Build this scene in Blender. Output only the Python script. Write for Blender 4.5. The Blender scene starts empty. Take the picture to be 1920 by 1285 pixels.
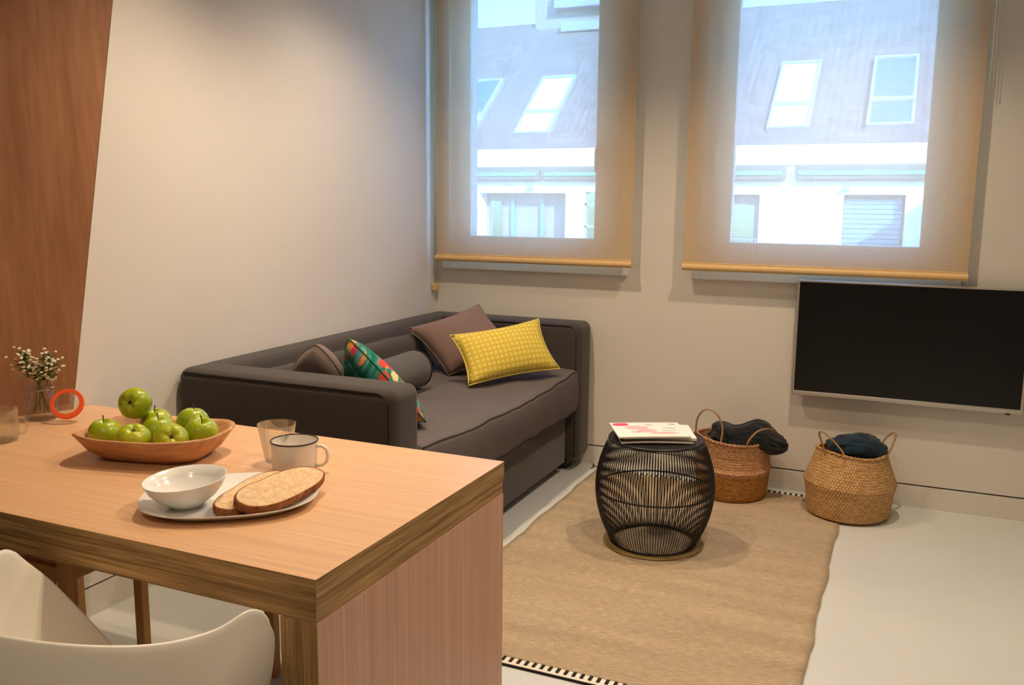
import bpy, bmesh, math, random
from mathutils import Vector, Matrix, noise
random.seed(7)
PI = math.pi
S = bpy.context.scene
COL = S.collection

# ------------------------------------------------------------------ camera
cam_d = bpy.data.cameras.new('camera'); cam = bpy.data.objects.new('camera', cam_d); COL.objects.link(cam)
CAM = Vector((2.52, -4.59, 1.45))
YAW, PIT, ROL, FPX = -0.416275, 0.157224, 0.009354, 1663.8
fw = Vector((math.sin(YAW)*math.cos(PIT), math.cos(YAW)*math.cos(PIT), -math.sin(PIT)))
rt = Vector((math.cos(YAW), -math.sin(YAW), 0)); up = rt.cross(fw)
r2 = rt*math.cos(ROL) + up*math.sin(ROL); u2 = up*math.cos(ROL) - rt*math.sin(ROL)
M = Matrix((r2, u2, -fw)).transposed().to_4x4(); M.translation = CAM
cam.matrix_world = M
cam_d.sensor_fit = 'HORIZONTAL'; cam_d.sensor_width = 36; cam_d.lens = FPX/1920*36
cam_d.clip_start = 0.05; cam_d.clip_end = 300
S.camera = cam

# ------------------------------------------------------------------ world, sun, exposure
S.view_settings.view_transform = 'Standard'; S.view_settings.look = 'None'
S.view_settings.gamma = 1; S.view_settings.use_curve_mapping = False
S.view_settings.exposure = 0.0
W = bpy.data.worlds.new('world'); S.world = W; W.use_nodes = True
nt = W.node_tree; nt.nodes.clear()
sky = nt.nodes.new('ShaderNodeTexSky'); sky.sky_type = 'NISHITA'; sky.sun_disc = False
sky.sun_elevation = math.radians(48); sky.sun_rotation = math.radians(160); sky.ozone_density = 1.5; sky.air_density = 1.6; sky.dust_density = 1.5
tint = nt.nodes.new('ShaderNodeMix'); tint.data_type = 'RGBA'; tint.blend_type = 'MULTIPLY'; tint.inputs[0].default_value = 1
tint.inputs[7].default_value = (0.29, 0.66, 1.20, 1)
bg = nt.nodes.new('ShaderNodeBackground'); bg.inputs[1].default_value = 3.0
wo = nt.nodes.new('ShaderNodeOutputWorld')
nt.links.new(sky.outputs[0], tint.inputs[6]); nt.links.new(tint.outputs[2], bg.inputs[0]); nt.links.new(bg.outputs[0], wo.inputs[0])
sun_d = bpy.data.lights.new('sun', 'SUN'); sun_d.energy = 36; sun_d.angle = math.radians(0.6); sun_d.color = (0.66, 0.86, 1.0)
sun = bpy.data.objects.new('sun', sun_d); COL.objects.link(sun)
sun.rotation_euler = Vector((-0.85, 0.80, -0.62)).to_track_quat('-Z', 'Y').to_euler()
WARM = (1.0, 0.80, 0.57)
# ceiling downlights: position, power, aim point
LAMPS = [((0.85, -1.20, 2.72), 90, (0.72, -1.20, 0)), ((2.25, -0.95, 2.72), 90, (2.25, -0.95, 0)),
         ((0.80, -2.12, 2.72), 98, (0.85, -2.45, 0)), ((2.35, -2.25, 2.72), 92, (2.25, -2.50, 0)),
         ((1.4, -4.5, 2.72), 42, (1.4, -4.5, 0)), ((3.2, -4.4, 2.72), 42, (3.2, -4.4, 0))]

# ------------------------------------------------------------------ helpers
def tag(o, label=None, cat=None, group=None, kind=None):
    if label: o['label'] = label
    if cat: o['category'] = cat
    if group: o['group'] = group
    if kind: o['kind'] = kind
    return o
def empty(name, loc=(0, 0, 0), rz=0, label=None, cat=None, group=None, kind=None):
    o = bpy.data.objects.new(name, None); COL.objects.link(o); o.empty_display_size = 0.05
    o.location = loc; o.rotation_euler = (0, 0, rz)
    return tag(o, label, cat, group, kind)
def link(name, me, parent=None):
    o = bpy.data.objects.new(name, me); COL.objects.link(o)
    if parent: o.parent = parent
    return o
def obj(name, bm, mats, parent=None, smooth=False, angle=None):
    me = bpy.data.meshes.new(name)
    bmesh.ops.recalc_face_normals(bm, faces=bm.faces[:]); bm.to_mesh(me); bm.free()
    for m in (mats if isinstance(mats, (list, tuple)) else [mats]): me.materials.append(m)
    if smooth:
        me.polygons.foreach_set('use_smooth', [True]*len(me.polygons))
        if angle: me.set_sharp_from_angle(angle=math.radians(angle))
    return link(name, me, parent)
def B(): return bmesh.new()
def box(bm, x0, x1, y0, y1, z0, z1, bev=0, seg=2, mi=0):
    vs = [bm.verts.new(p) for p in ((x0,y0,z0),(x1,y0,z0),(x1,y1,z0),(x0,y1,z0),(x0,y0,z1),(x1,y0,z1),(x1,y1,z1),(x0,y1,z1))]
    fs = [bm.faces.new([vs[i] for i in f]) for f in ((3,2,1,0),(4,5,6,7),(0,1,5,4),(1,2,6,5),(2,3,7,6),(3,0,4,7))]
    for f in fs: f.material_index = mi
    if bev: bmesh.ops.bevel(bm, geom=list({e for f in fs for e in f.edges}), offset=bev, segments=seg, profile=0.5, affect='EDGES')
    return fs
def prism(bm, pts, ext, mi=0):
    """closed polygon (3d points) extruded by vector ext"""
    e = Vector(ext)
    a = [bm.verts.new(p) for p in pts]; b = [bm.verts.new(Vector(p)+e) for p in pts]
    n = len(pts); fs = [bm.faces.new(a[::-1]), bm.faces.new(b)]
    for i in range(n): fs.append(bm.faces.new((a[i], a[(i+1) % n], b[(i+1) % n], b[i])))
    for f in fs: f.material_index = mi
    return fs
def lathe(bm, prof, n=32, c=(0, 0, 0), fn=None, mi=0):
    rings = []
    for k, (r, z) in enumerate(prof):
        if r < 1e-6: rings.append([bm.verts.new((c[0], c[1], c[2]+z))]); continue
        ring = []
        for i in range(n):
            a = 2*PI*i/n; p = Vector((r*math.cos(a), r*math.sin(a), z))
            if fn: p = fn(p, a, k)
            ring.append(bm.verts.new(p+Vector(c)))
        rings.append(ring)
    for A, Bq in zip(rings, rings[1:]):
        for i in range(n):
            j = (i+1) % n
            if len(A) == 1 and len(Bq) == 1: break
            if len(A) == 1: f = bm.faces.new((A[0], Bq[j], Bq[i]))
            elif len(Bq) == 1: f = bm.faces.new((A[i], A[j], Bq[0]))
            else: f = bm.faces.new((A[i], A[j], Bq[j], Bq[i]))
            f.material_index = mi
    return rings
def tube(bm, pts, r, n=8, closed=False, mi=0):
    pts = [Vector(p) for p in pts]; N = len(pts); rings = []; prev = None
    for i, p in enumerate(pts):
        if closed: t = pts[(i+1) % N]-pts[i-1]
        else: t = pts[min(i+1, N-1)]-pts[max(i-1, 0)]
        t.normalize()
        if prev is None:
            prev = t.orthogonal().normalized()
        u = (prev - t*prev.dot(t)); u = u.normalized() if u.length > 1e-6 else t.orthogonal().normalized()
        v = t.cross(u); prev = u
        rr = r[i] if isinstance(r, (list, tuple)) else r
        rings.append([bm.verts.new(p+u*rr*math.cos(2*PI*k/n)+v*rr*math.sin(2*PI*k/n)) for k in range(n)])
    for i in range(N if closed else N-1):
        A, Bq = rings[i], rings[(i+1) % N]
        if closed and i == N-1:   # best rotation match
            sh = min(range(n), key=lambda s: (A[0].co-Bq[s].co).length); Bq = Bq[sh:]+Bq[:sh]
        for k in range(n): bm.faces.new((A[k], A[(k+1) % n], Bq[(k+1) % n], Bq[k])).material_index = mi
    if not closed: bm.faces.new(rings[0][::-1]).material_index = mi; bm.faces.new(rings[-1]).material_index = mi
def arc(f, a, b, n): return [f(a+(b-a)*i/(n-1)) for i in range(n)]
def ringpts(r, z, n=48, c=(0, 0)): return [(c[0]+r*math.cos(2*PI*i/n), c[1]+r*math.sin(2*PI*i/n), z) for i in range(n)]
def softbox(bm, lo, hi, r, step=0.05, fn=None):
    """box with rounded edges and an even grid; fn moves each vertex"""
    lo, hi = Vector(lo), Vector(hi); c = (lo+hi)/2; h = (hi-lo)/2
    def axis(hh):
        n = max(2, int(round(2*(hh-r)/step))); core = [-(hh-r)+2*(hh-r)*i/n for i in range(n+1)]
        k = 3; a = [-hh+r-r*math.tan(PI/4*(k-i)/k) for i in range(k)]
        return a + core + [-x for x in a[::-1]]
    ax = [axis(h[i]) for i in range(3)]
    cache = {}
    def V(i, j, k):
        key = (i, j, k)
        if key not in cache:
            p = Vector((ax[0][i], ax[1][j], ax[2][k]))
            q = Vector([max(-h[d]+r, min(h[d]-r, p[d])) for d in range(3)])
            d = p-q
            if d.length > 1e-9: p = q+d.normalized()*r
            p = p+c
            if fn: p = fn(p)
            cache[key] = bm.verts.new(p)
        return cache[key]
    n = [len(a)-1 for a in ax]
    for d in range(3):
        e, f = (d+1) % 3, (d+2) % 3
        for side in (0, n[d]):
            for i in range(n[e]):
                for j in range(n[f]):
                    idx = []
                    for (ii, jj) in ((i, j), (i+1, j), (i+1, j+1), (i, j+1)):
                        t = [0, 0, 0]; t[d] = side; t[e] = ii; t[f] = jj; idx.append(V(*t))
                    bm.faces.new(idx)
def pillow(bm, c00, c10, c11, c01, th, n=18, pinch=0.05, bulge=0.45, wob=0.006, seed=0):
    c00, c10, c11, c01 = map(Vector, (c00, c10, c11, c01)); ctr = (c00+c10+c11+c01)/4
    nor = ((c10-c00).cross(c01-c00)+(c11-c01).cross(c11-c10)).normalized()
    sides = []
    for sgn in (1, -1):
        g = []
        for i in range(n+1):
            row = []
            for j in range(n+1):
                u, v = i/n, j/n; U, Vv = 2*u-1, 2*v-1
                p = (c00*(1-u)*(1-v)+c10*u*(1-v)+c11*u*v+c01*(1-u)*v)
                # sides pulled in
                mu = (c10-c00)*(1-v)+(c11-c01)*v; mv = (c01-c00)*(1-u)+(c11-c10)*u
                p = p - mu*U*0.5*pinch*2*(1-Vv*Vv) - mv*Vv*0.5*pinch*2*(1-U*U)
                t = th*0.5*max(0, (1-U*U)*(1-Vv*Vv))**bulge
                t += wob*noise.noise(p*7+Vector((seed, sgn, 0)))*min(1, 6*(1-max(abs(U), abs(Vv))))
                row.append((p+nor*sgn*max(t, 0), i in (0, n) or j in (0, n)))
            g.append(row)
        sides.append(g)
    border = {}
    for sgn, g in enumerate(sides):
        vs = [[None]*(n+1) for _ in range(n+1)]
        for i in range(n+1):
            for j in range(n+1):
                p, b = g[i][j]
                if b:
                    if (i, j) not in border: border[(i, j)] = bm.verts.new(p)
                    vs[i][j] = border[(i, j)]
                else: vs[i][j] = bm.verts.new(p)
        for i in range(n):
            for j in range(n):
                f = bm.faces.new((vs[i][j], vs[i+1][j], vs[i+1][j+1], vs[i][j+1]))
                if sgn: f.normal_flip()
    # uv: flat over both sides
    uvl = bm.loops.layers.uv.new('UVMap')
    du, dv = (c10-c00), (c01-c00); W_, H_ = du.length, dv.length
    du.normalize(); dv.normalize()
    for f in bm.faces:
        for l in f.loops: l[uvl].uv = ((l.vert.co-c00).dot(du), (l.vert.co-c00).dot(dv))
    return [border[(i, 0)].co.copy() for i in range(n)]+[border[(n, j)].co.copy() for j in range(n)]+[border[(i, n)].co.copy() for i in range(n, 0, -1)]+[border[(0, j)].co.copy() for j in range(n, 0, -1)]

# ------------------------------------------------------------------ materials
def lin(r, g, b): return tuple(((c/255)/12.92 if c <= 10 else ((c/255+0.055)/1.055)**2.4) for c in (r, g, b))+(1,)
class N:
    """small node-graph helper"""
    def __init__(s, name, rough=0.6, spec=0.5, **kw):
        s.m = bpy.data.materials.new(name); s.m.use_nodes = True; s.t = s.m.node_tree; s.b = s.t.nodes['Principled BSDF']
        s.b.inputs['Roughness'].default_value = rough; s.b.inputs['Specular IOR Level'].default_value = spec
        for k, v in kw.items(): s.b.inputs[k].default_value = v
        s._co = None
    def n(s, typ, **kw):
        x = s.t.nodes.new('ShaderNode'+typ)
        for k, v in kw.items(): setattr(x, k, v)
        return x
    def l(s, a, b): s.t.links.new(a, b)
    def coord(s, scale=(1, 1, 1), rot=(0, 0, 0), kind='Object'):
        tc = s.n('TexCoord'); mp = s.n('Mapping'); mp.inputs['Scale'].default_value = scale; mp.inputs['Rotation'].default_value = rot
        s.l(tc.outputs[kind], mp.inputs[0]); return mp.outputs[0]
    def noise(s, co, scale=5, detail=4, rough=0.55, dist=0):
        x = s.n('TexNoise'); x.inputs['Scale'].default_value = scale; x.inputs['Detail'].default_value = detail
        x.inputs['Roughness'].default_value = rough; x.inputs['Distortion'].default_value = dist
        s.l(co, x.inputs['Vector']); return x.outputs[0]
    def wave(s, co, scale=5, dist=0, detail=2, dirn='X', typ='BANDS', dscale=1):
        x = s.n('TexWave'); x.wave_type = typ; x.bands_direction = dirn; x.inputs['Scale'].default_value = scale
        x.inputs['Distortion'].default_value = dist; x.inputs['Detail'].default_value = detail; x.inputs['Detail Scale'].default_value = dscale
        s.l(co, x.inputs['Vector']); return x.outputs['Fac']
    def ramp(s, fac, stops, interp='LINEAR'):
        x = s.n('ValToRGB'); x.color_ramp.interpolation = interp; e = x.color_ramp.elements
        while len(e) < len(stops): e.new(0.5)
        for el, (p, c) in zip(e, stops): el.position = p; el.color = c
        s.l(fac, x.inputs[0]); return x.outputs[0]
    def mix(s, fac, a, b, blend='MIX'):
        x = s.n('Mix', data_type='RGBA', blend_type=blend)
        for i, v in ((0, fac), (6, a), (7, b)):
            if isinstance(v, (int, float, tuple)): x.inputs[i].default_value = v
            else: s.l(v, x.inputs[i])
        return x.outputs[2]
    def math(s, op, a, b=0.5):
        x = s.n('Math', operation=op)
        for i, v in enumerate((a, b)):
            if isinstance(v, (int, float)): x.inputs[i].default_value = v
            else: s.l(v, x.inputs[i])
        return x.outputs[0]
    def color(s, c):
        if isinstance(c, tuple): s.b.inputs['Base Color'].default_value = c
        else: s.l(c, s.b.inputs['Base Color'])
        return s
    def bump(s, h, strength=0.2, dist=0.01):
        x = s.n('Bump'); x.inputs['Strength'].default_value = strength; x.inputs['Distance'].default_value = dist
        s.l(h, x.inputs['Height']); s.l(x.outputs[0], s.b.inputs['Normal']); return s

def m_plain(name, rgb, rough=0.5, var=0.06, scale=8, bump=0.0, bscale=60, spec=0.5, **kw):
    m = N(name, rough, spec, **kw); co = m.coord(); c = lin(*rgb)
    lo = tuple(x*(1-var) for x in c[:3])+(1,); hi = tuple(min(1, x*(1+var)) for x in c[:3])+(1,)
    m.color(m.ramp(m.noise(co, scale), [(0.3, lo), (0.7, hi)]))
    if bump: m.bump(m.noise(co, bscale, 3), bump, 0.004)
    return m.m
def m_wood(name, a, b, axis, scale=1.0, rough=0.45, streak=26, dark=None, tilt=0):
    m = N(name, rough, 0.4)
    sc = [streak*scale]*3; sc[axis] = 1.1*scale
    co = m.coord(tuple(sc), (tilt, 0, 0))
    n1 = m.noise(co, 1.0, 5, 0.6, 0.25)
    sc2 = [streak*5*scale]*3; sc2[axis] = 2.5*scale
    n2 = m.noise(m.coord(tuple(sc2), (tilt, 0, 0)), 1.0, 3)
    c = m.ramp(n1, [(0.32, lin(*a)), (0.68, lin(*b))])
    c = m.mix(0.45, c, m.ramp(n2, [(0.3, (0.55, 0.52, 0.5, 1)), (0.7, (1, 1, 1, 1))]), 'MULTIPLY')
    m.color(c); m.bump(n2, 0.06, 0.002); return m.m
def m_fabric(name, rgb, fine=420, var=0.25, bump=0.25, rough=0.95, big=3.0):
    m = N(name, rough, 0.15); co = m.coord(); c = lin(*rgb)
    n1 = m.noise(co, fine, 2); n2 = m.noise(co, big, 3)
    lo = tuple(x*(1-var) for x in c[:3])+(1,); hi = tuple(min(1, x*(1+var)) for x in c[:3])+(1,)
    col = m.ramp(n1, [(0.35, lo), (0.65, hi)])
    col = m.mix(0.25, col, m.ramp(n2, [(0.3, (0.75, 0.75, 0.75, 1)), (0.7, (1, 1, 1, 1))]), 'MULTIPLY')
    m.color(col); m.bump(n1, bump, 0.002)
    m.b.inputs['Sheen Weight'].default_value = 0.15; m.b.inputs['Sheen Roughness'].default_value = 0.6
    return m.m

MAT = {}
MAT['wall'] = m_plain('wall_paint', (222, 215, 205), 0.75, 0.02, 2.0, 0.05, 180, 0.3)
MAT['ceil'] = m_plain('ceiling_paint', (235, 230, 222), 0.85, 0.02, 2.0)
MAT['gap'] = m_plain('shadow_gap', (60, 52, 44), 0.9, 0.05)
MAT['skirt'] = m_plain('skirting_paint', (220, 214, 203), 0.5, 0.02, 2.0)
m = N('floor_resin', 0.36, 0.45); co = m.coord()
m.color(m.ramp(m.noise(co, 1.3, 5), [(0.3, lin(203, 203, 197)), (0.7, lin(213, 213, 207))])); m.bump(m.noise(co, 3, 3), 0.03, 0.01)
MAT['floor'] = m.m
MAT['panel'] = m_wood('wood_wall_panel', (152, 102, 68), (176, 124, 86), 2, 0.6, 0.5, 22, tilt=-0.19)
MAT['lam_top'] = m_wood('table_laminate_top', (226, 177, 132), (236, 190, 145), 0, 0.8, 0.38, 60)
MAT['lam_side'] = m_wood('table_laminate_side', (190, 146, 122), (206, 162, 138), 2, 0.8, 0.4, 60)
def m_ply(name, axis):
    m = N(name, 0.6, 0.3); sc = [70, 70, 70]; sc[axis] = 2.2
    n1 = m.noise(m.coord(tuple(sc)), 1.0, 4, 0.65, 0.15)
    sc = [260, 260, 260]; sc[axis] = 6
    n2 = m.noise(m.coord(tuple(sc)), 1.0, 3)
    c = m.ramp(n1, [(0.3, lin(116, 88, 50)), (0.5, lin(162, 126, 78)), (0.7, lin(190, 154, 104))])
    c = m.mix(0.6, c, m.ramp(n2, [(0.35, (0.42, 0.4, 0.36, 1)), (0.6, (1, 1, 1, 1))]), 'MULTIPLY')
    m.color(c); m.bump(n2, 0.2, 0.002); return m.m
MAT['ply_x'] = m_ply('plywood_edge_long', 0); MAT['ply_y'] = m_ply('plywood_edge_short', 1); MAT['ply_z'] = m_ply('plywood_edge_upright', 2)
MAT['stoolwood'] = m_wood('stool_wood', (176, 122, 70), (200, 148, 92), 2, 0.8, 0.5, 40)
MAT['shell'] = m_plain('white_plastic', (236, 229, 216), 0.42, 0.01, 3)
MAT['sofa'] = m_fabric('charcoal_sofa_fabric', (68, 61, 58))
m = N('mattress_fabric', 0.95, 0.15); co = m.coord(); n1 = m.noise(co, 420, 2)
c = m.ramp(n1, [(0.35, lin(86, 78, 77)), (0.65, lin(114, 104, 103))]); m.color(c)
wr = m.noise(m.coord((6, 22, 1.5)), 1.0, 3); add = m.math('MULTIPLY_ADD', wr, 3.0); m.l(n1, add.node.inputs[2]); m.bump(add, 0.35, 0.012)
MAT['mattress'] = m.m
MAT['piping'] = m_plain('dark_piping', (34, 30, 29), 0.9, 0.1, 30)
MAT['bolster'] = m_fabric('bolster_fabric', (84, 80, 76))
MAT['brown'] = m_fabric('brown_cushion_fabric', (126, 101, 94), 500)
MAT['taupe'] = m_fabric('taupe_cushion_fabric', (120, 104, 99), 500)
# yellow grid weave
m = N('yellow_check_fabric', 0.9, 0.15); uv = m.coord((1, 1, 1), kind='UV')
wx = m.wave(uv, 12.5, 0.25, 1, 'X'); wy = m.wave(uv, 12.5, 0.25, 1, 'Y')
wx = m.math('POWER', wx, 2.2); wy = m.math('POWER', wy, 2.2)
g = m.math('MAXIMUM', wx, wy)
fine = m.noise(uv, 420, 2)
c = m.ramp(g, [(0.05, lin(228, 208, 118)), (0.5, lin(214, 184, 70))])
c = m.mix(0.5, c, m.ramp(fine, [(0.3, (0.7, 0.7, 0.6, 1)), (0.65, (1, 1, 1, 1))]), 'MULTIPLY')
m.color(c); m.bump(g, 0.3, 0.004); MAT['yellow'] = m.m
# floral print
m = N('floral_fabric', 0.85, 0.2); uv = m.coord((1, 1, 1), kind='UV')
warp = m.n('VectorMath', operation='ADD'); nz = m.n('TexNoise'); nz.inputs['Scale'].default_value = 24; m.l(uv, nz.inputs['Vector'])
sc = m.n('VectorMath', operation='SCALE'); sc.inputs['Scale'].default_value = 0.035; m.l(nz.outputs['Color'], sc.inputs[0])
m.l(uv, warp.inputs[0]); m.l(sc.outputs[0], warp.inputs[1])
vo = m.n('TexVoronoi'); vo.inputs['Scale'].default_value = 21; m.l(warp.outputs[0], vo.inputs['Vector'])
sep = m.n('SeparateColor'); m.l(vo.outputs['Color'], sep.inputs[0])
petal = m.ramp(sep.outputs[0], [(0.0, lin(190, 36, 40)), (0.22, lin(214, 70, 60)), (0.42, lin(236, 150, 70)), (0.55, lin(60, 60, 110)), (0.66, lin(240, 196, 140)), (0.8, lin(206, 60, 90))], 'CONSTANT')
bgc = m.ramp(m.noise(uv, 38, 3), [(0.35, lin(20, 92, 86)), (0.5, lin(34, 128, 104)), (0.66, lin(110, 150, 160))], 'LINEAR')
mask = m.ramp(vo.outputs['Distance'], [(0.46, (1, 1, 1, 1)), (0.54, (0, 0, 0, 1))])
mk2 = m.ramp(sep.outputs[1], [(0.0, (0, 0, 0, 1)), (0.22, (1, 1, 1, 1))], 'CONSTANT')
mk = m.mix(1.0, mask, mk2, 'MULTIPLY'); m.color(m.mix(mk, bgc, petal)); MAT['floral'] = m.m
# blinds: open weave, lets a good part of the view through
m = N('screen_blind_fabric', 0.9); t = m.t; t.nodes.remove(m.b)
co = m.coord(); wv = m.noise(co, 220, 2)
colr = m.ramp(wv, [(0.35, lin(212, 180, 132)), (0.65, lin(226, 196, 150))])
df = m.n('BsdfDiffuse'); tl = m.n('BsdfTranslucent'); tr = m.n('BsdfTransparent'); m.l(colr, df.inputs[0]); tl.inputs[0].default_value = lin(232, 222, 206)
m1 = m.n('MixShader'); m1.inputs[0].default_value = 0.16; m.l(df.outputs[0], m1.inputs[1]); m.l(tl.outputs[0], m1.inputs[2])
m2 = m.n('MixShader'); m2.inputs[0].default_value = 0.37; m.l(m1.outputs[0], m2.inputs[1]); m.l(tr.outputs[0], m2.inputs[2])
m.l(m2.outputs[0], t.nodes['Material Output'].inputs[0]); MAT['blind'] = m.m
MAT['blindbar'] = m_plain('blind_bottom_bar', (214, 178, 122), 0.7, 0.04, 30)
MAT['cordm'] = m_plain('blind_cord', (226, 216, 196), 0.6, 0.03)
MAT['frame'] = m_plain('white_window_frame', (236, 236, 234), 0.35, 0.01)
def m_glass(name, refl=0.08, tintc=(1, 1, 1, 1), rough=0.0):
    m = N(name); t = m.t; t.nodes.remove(m.b)
    tr = m.n('BsdfTransparent'); tr.inputs[0].default_value = tintc; gl = m.n('BsdfGlossy'); gl.inputs['Roughness'].default_value = rough
    fr = m.n('LayerWeight'); fr.inputs[0].default_value = 0.5; mx = m.n('MixShader')
    fac = m.math('MULTIPLY_ADD', m.math('POWER', fr.outputs['Facing'], 3.0), refl); fac.node.inputs[2].default_value = 0.03; m.l(fac, mx.inputs[0])
    m.l(tr.outputs[0], mx.inputs[1]); m.l(gl.outputs[0], mx.inputs[2]); m.l(mx.outputs[0], t.nodes['Material Output'].inputs[0]); return m.m
MAT['pane'] = m_glass('window_glass', 0.5, (0.94, 0.97, 0.97, 1))
m = N('clear_glass', 0.0); t = m.t; t.nodes.remove(m.b)
gb = m.n('BsdfGlass'); gb.inputs['IOR'].default_value = 1.45; gb.inputs['Roughness'].default_value = 0.0; gb.inputs[0].default_value = (0.97, 0.985, 0.98, 1)
tb = m.n('BsdfTransparent'); tb.inputs[0].default_value = (0.95, 0.965, 0.96, 1); lw = m.n('LayerWeight'); lw.inputs[0].default_value = 0.35
gm = m.n('MixShader'); m.l(m.math('MULTIPLY_ADD', lw.outputs['Facing'], 0.55), gm.inputs[0]); gm.inputs[0].links[0].from_node.inputs[2].default_value = 0.12
m.l(tb.outputs[0], gm.inputs[1]); m.l(gb.outputs[0], gm.inputs[2]); m.l(gm.outputs[0], t.nodes['Material Output'].inputs[0]); MAT['glass'] = m.m
MAT['tvframe'] = m_plain('brushed_silver', (196, 190, 184), 0.32, 0.02, 40, Metallic=0.85)
MAT['screen'] = m_plain('tv_screen', (6, 6, 6), 0.22, 0.02, 4, spec=0.35)
MAT['blackplastic'] = m_plain('black_plastic', (22, 21, 20), 0.5, 0.05)
MAT['wire'] = m_plain('black_wire', (22, 17, 17), 0.38, 0.1, 30)
MAT['footring'] = m_plain('olive_brass', (136, 112, 62), 0.6, 0.15, 90)
# rug
m = N('jute_rug', 0.95, 0.1); co = m.coord((30, 260, 1)); n1 = m.noise(co, 1, 3); n2 = m.noise(m.coord((1.2, 9, 1)), 1, 4); n3 = m.noise(m.coord((150, 300, 1)), 1.0, 2)
c = m.ramp(n1, [(0.3, lin(166, 144, 116)), (0.7, lin(208, 186, 158))])
c = m.mix(0.5, c, m.ramp(n2, [(0.35, (0.66, 0.63, 0.58, 1)), (0.65, (1, 1, 1, 1))]), 'MULTIPLY')
c = m.mix(0.5, c, m.ramp(n3, [(0.3, (0.62, 0.6, 0.55, 1)), (0.6, (1, 1, 1, 1))]), 'MULTIPLY')
m.color(c); m.bump(n1, 0.7, 0.004); MAT['rug'] = m.m
MAT['rugwhite'] = m_fabric('rug_white_band', (232, 224, 208), 300, 0.08)
MAT['rugblack'] = m_fabric('rug_black_stripe', (26, 24, 23), 300, 0.2)
# baskets
def m_basket(name, a, b, cc):
    m = N(name, 0.75, 0.3); co = m.coord(); n1 = m.noise(m.coord((1, 1, 3)), 45, 4); n2 = m.noise(co, 12, 3)
    gr = m.n('TexGradient', gradient_type='RADIAL'); m.l(co, gr.inputs[0])
    sep = m.n('SeparateXYZ'); m.l(co, sep.inputs[0])
    an = m.math('MULTIPLY', gr.outputs[0], 2*PI*84); row = m.math('MULTIPLY', sep.outputs[2], PI/0.0125)
    w = m.math('MULTIPLY', m.math('SINE', an), m.math('SINE', row))
    h = m.math('ADD', m.math('MULTIPLY', w, 0.22), n1)
    c = m.ramp(h, [(0.25, lin(*a)), (0.5, lin(*b)), (0.75, lin(*cc))])
    c = m.mix(0.35, c, m.ramp(n2, [(0.3, (0.7, 0.66, 0.6, 1)), (0.7, (1, 1, 1, 1))]), 'MULTIPLY')
    m.color(c); m.bump(h, 0.45, 0.006); return m.m
MAT['basket_up'] = m_basket('seagrass_upper', (150, 98, 62), (196, 146, 104), (222, 176, 132))
MAT['basket_low'] = m_basket('seagrass_lower', (126, 80, 26), (172, 116, 52), (200, 146, 78))
MAT['basket_b'] = m_basket('seagrass_pale', (150, 108, 62), (196, 152, 100), (222, 182, 130))
MAT['handle'] = m_plain('seagrass_handle', (164, 124, 82), 0.8, 0.25, 60, 0.3, 150)
MAT['clothblack'] = m_fabric('black_cloth', (26, 26, 28), 300)
MAT['clothnavy'] = m_fabric('navy_cloth', (16, 38, 54), 300)
# table things
m = N('dough_bowl_wood', 0.55, 0.3); co = m.coord((3, 14, 14)); n1 = m.noise(co, 1.6, 5, 0.6, 0.6); n2 = m.noise(m.coord(), 9, 3)
c = m.ramp(n1, [(0.3, lin(176, 120, 78)), (0.5, lin(204, 150, 104)), (0.7, lin(222, 174, 128))])
c = m.mix(0.35, c, m.ramp(n2, [(0.35, (0.7, 0.55, 0.45, 1)), (0.65, (1, 1, 1, 1))]), 'MULTIPLY'); m.color(c); MAT['bowlwood'] = m.m
m = N('green_apple_skin', 0.28, 0.5); co = m.coord(); n1 = m.noise(co, 9, 3); n2 = m.noise(co, 160, 2)
c = m.ramp(n1, [(0.3, lin(140, 160, 16)), (0.55, lin(166, 180, 24)), (0.75, lin(200, 192, 40))])
c = m.mix(m.ramp(n2, [(0.66, (0, 0, 0, 1)), (0.74, (0.35, 0.35, 0.35, 1))]), c, lin(220, 222, 120)); m.color(c); m.b.inputs['Coat Weight'].default_value = 0.3; MAT['apple'] = m.m
MAT['stem'] = m_plain('apple_stem', (74, 50, 26), 0.8, 0.2, 50)
MAT['calyx'] = m_plain('apple_calyx', (82, 66, 26), 0.9, 0.3, 200)
MAT['porcelain'] = m_plain('white_porcelain', (238, 236, 230), 0.18, 0.01)
MAT['enamel'] = m_plain('white_enamel', (238, 230, 218), 0.2, 0.01)
MAT['rimdark'] = m_plain('mug_dark_rim', (44, 34, 34), 0.3, 0.05)
m = N('bread_crumb', 0.9, 0.1); co = m.coord(); n1 = m.noise(co, 60, 4); vo = m.n('TexVoronoi'); vo.inputs['Scale'].default_value = 95; m.l(co, vo.inputs['Vector'])
c = m.ramp(n1, [(0.3, lin(214, 178, 136)), (0.7, lin(236, 206, 166))])
sp = m.ramp(vo.outputs['Distance'], [(0.10, (0.45, 0.36, 0.28, 1)), (0.2, (1, 1, 1, 1))]); c = m.mix(0.7, c, sp, 'MULTIPLY'); m.color(c); m.bump(vo.outputs['Distance'], 0.5, 0.004); MAT['crumb'] = m.m
m = N('bread_crust', 0.7, 0.3); co = m.coord(); n1 = m.noise(co, 40, 4)
m.color(m.ramp(n1, [(0.3, lin(78, 40, 20)), (0.6, lin(158, 92, 46)), (0.8, lin(196, 130, 76))])); m.bump(n1, 0.4, 0.004); MAT['crust'] = m.m
MAT['orange'] = m_plain('orange_rubber', (238, 88, 28), 0.45, 0.04)
MAT['steel'] = m_plain('steel_clip', (190, 188, 186), 0.25, 0.03, Metallic=1.0)
MAT['stalk'] = m_plain('flower_stalk', (92, 106, 44), 0.7, 0.25, 60)
MAT['leaf'] = m_plain('flower_leaf', (84, 104, 40), 0.6, 0.3, 60)
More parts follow.
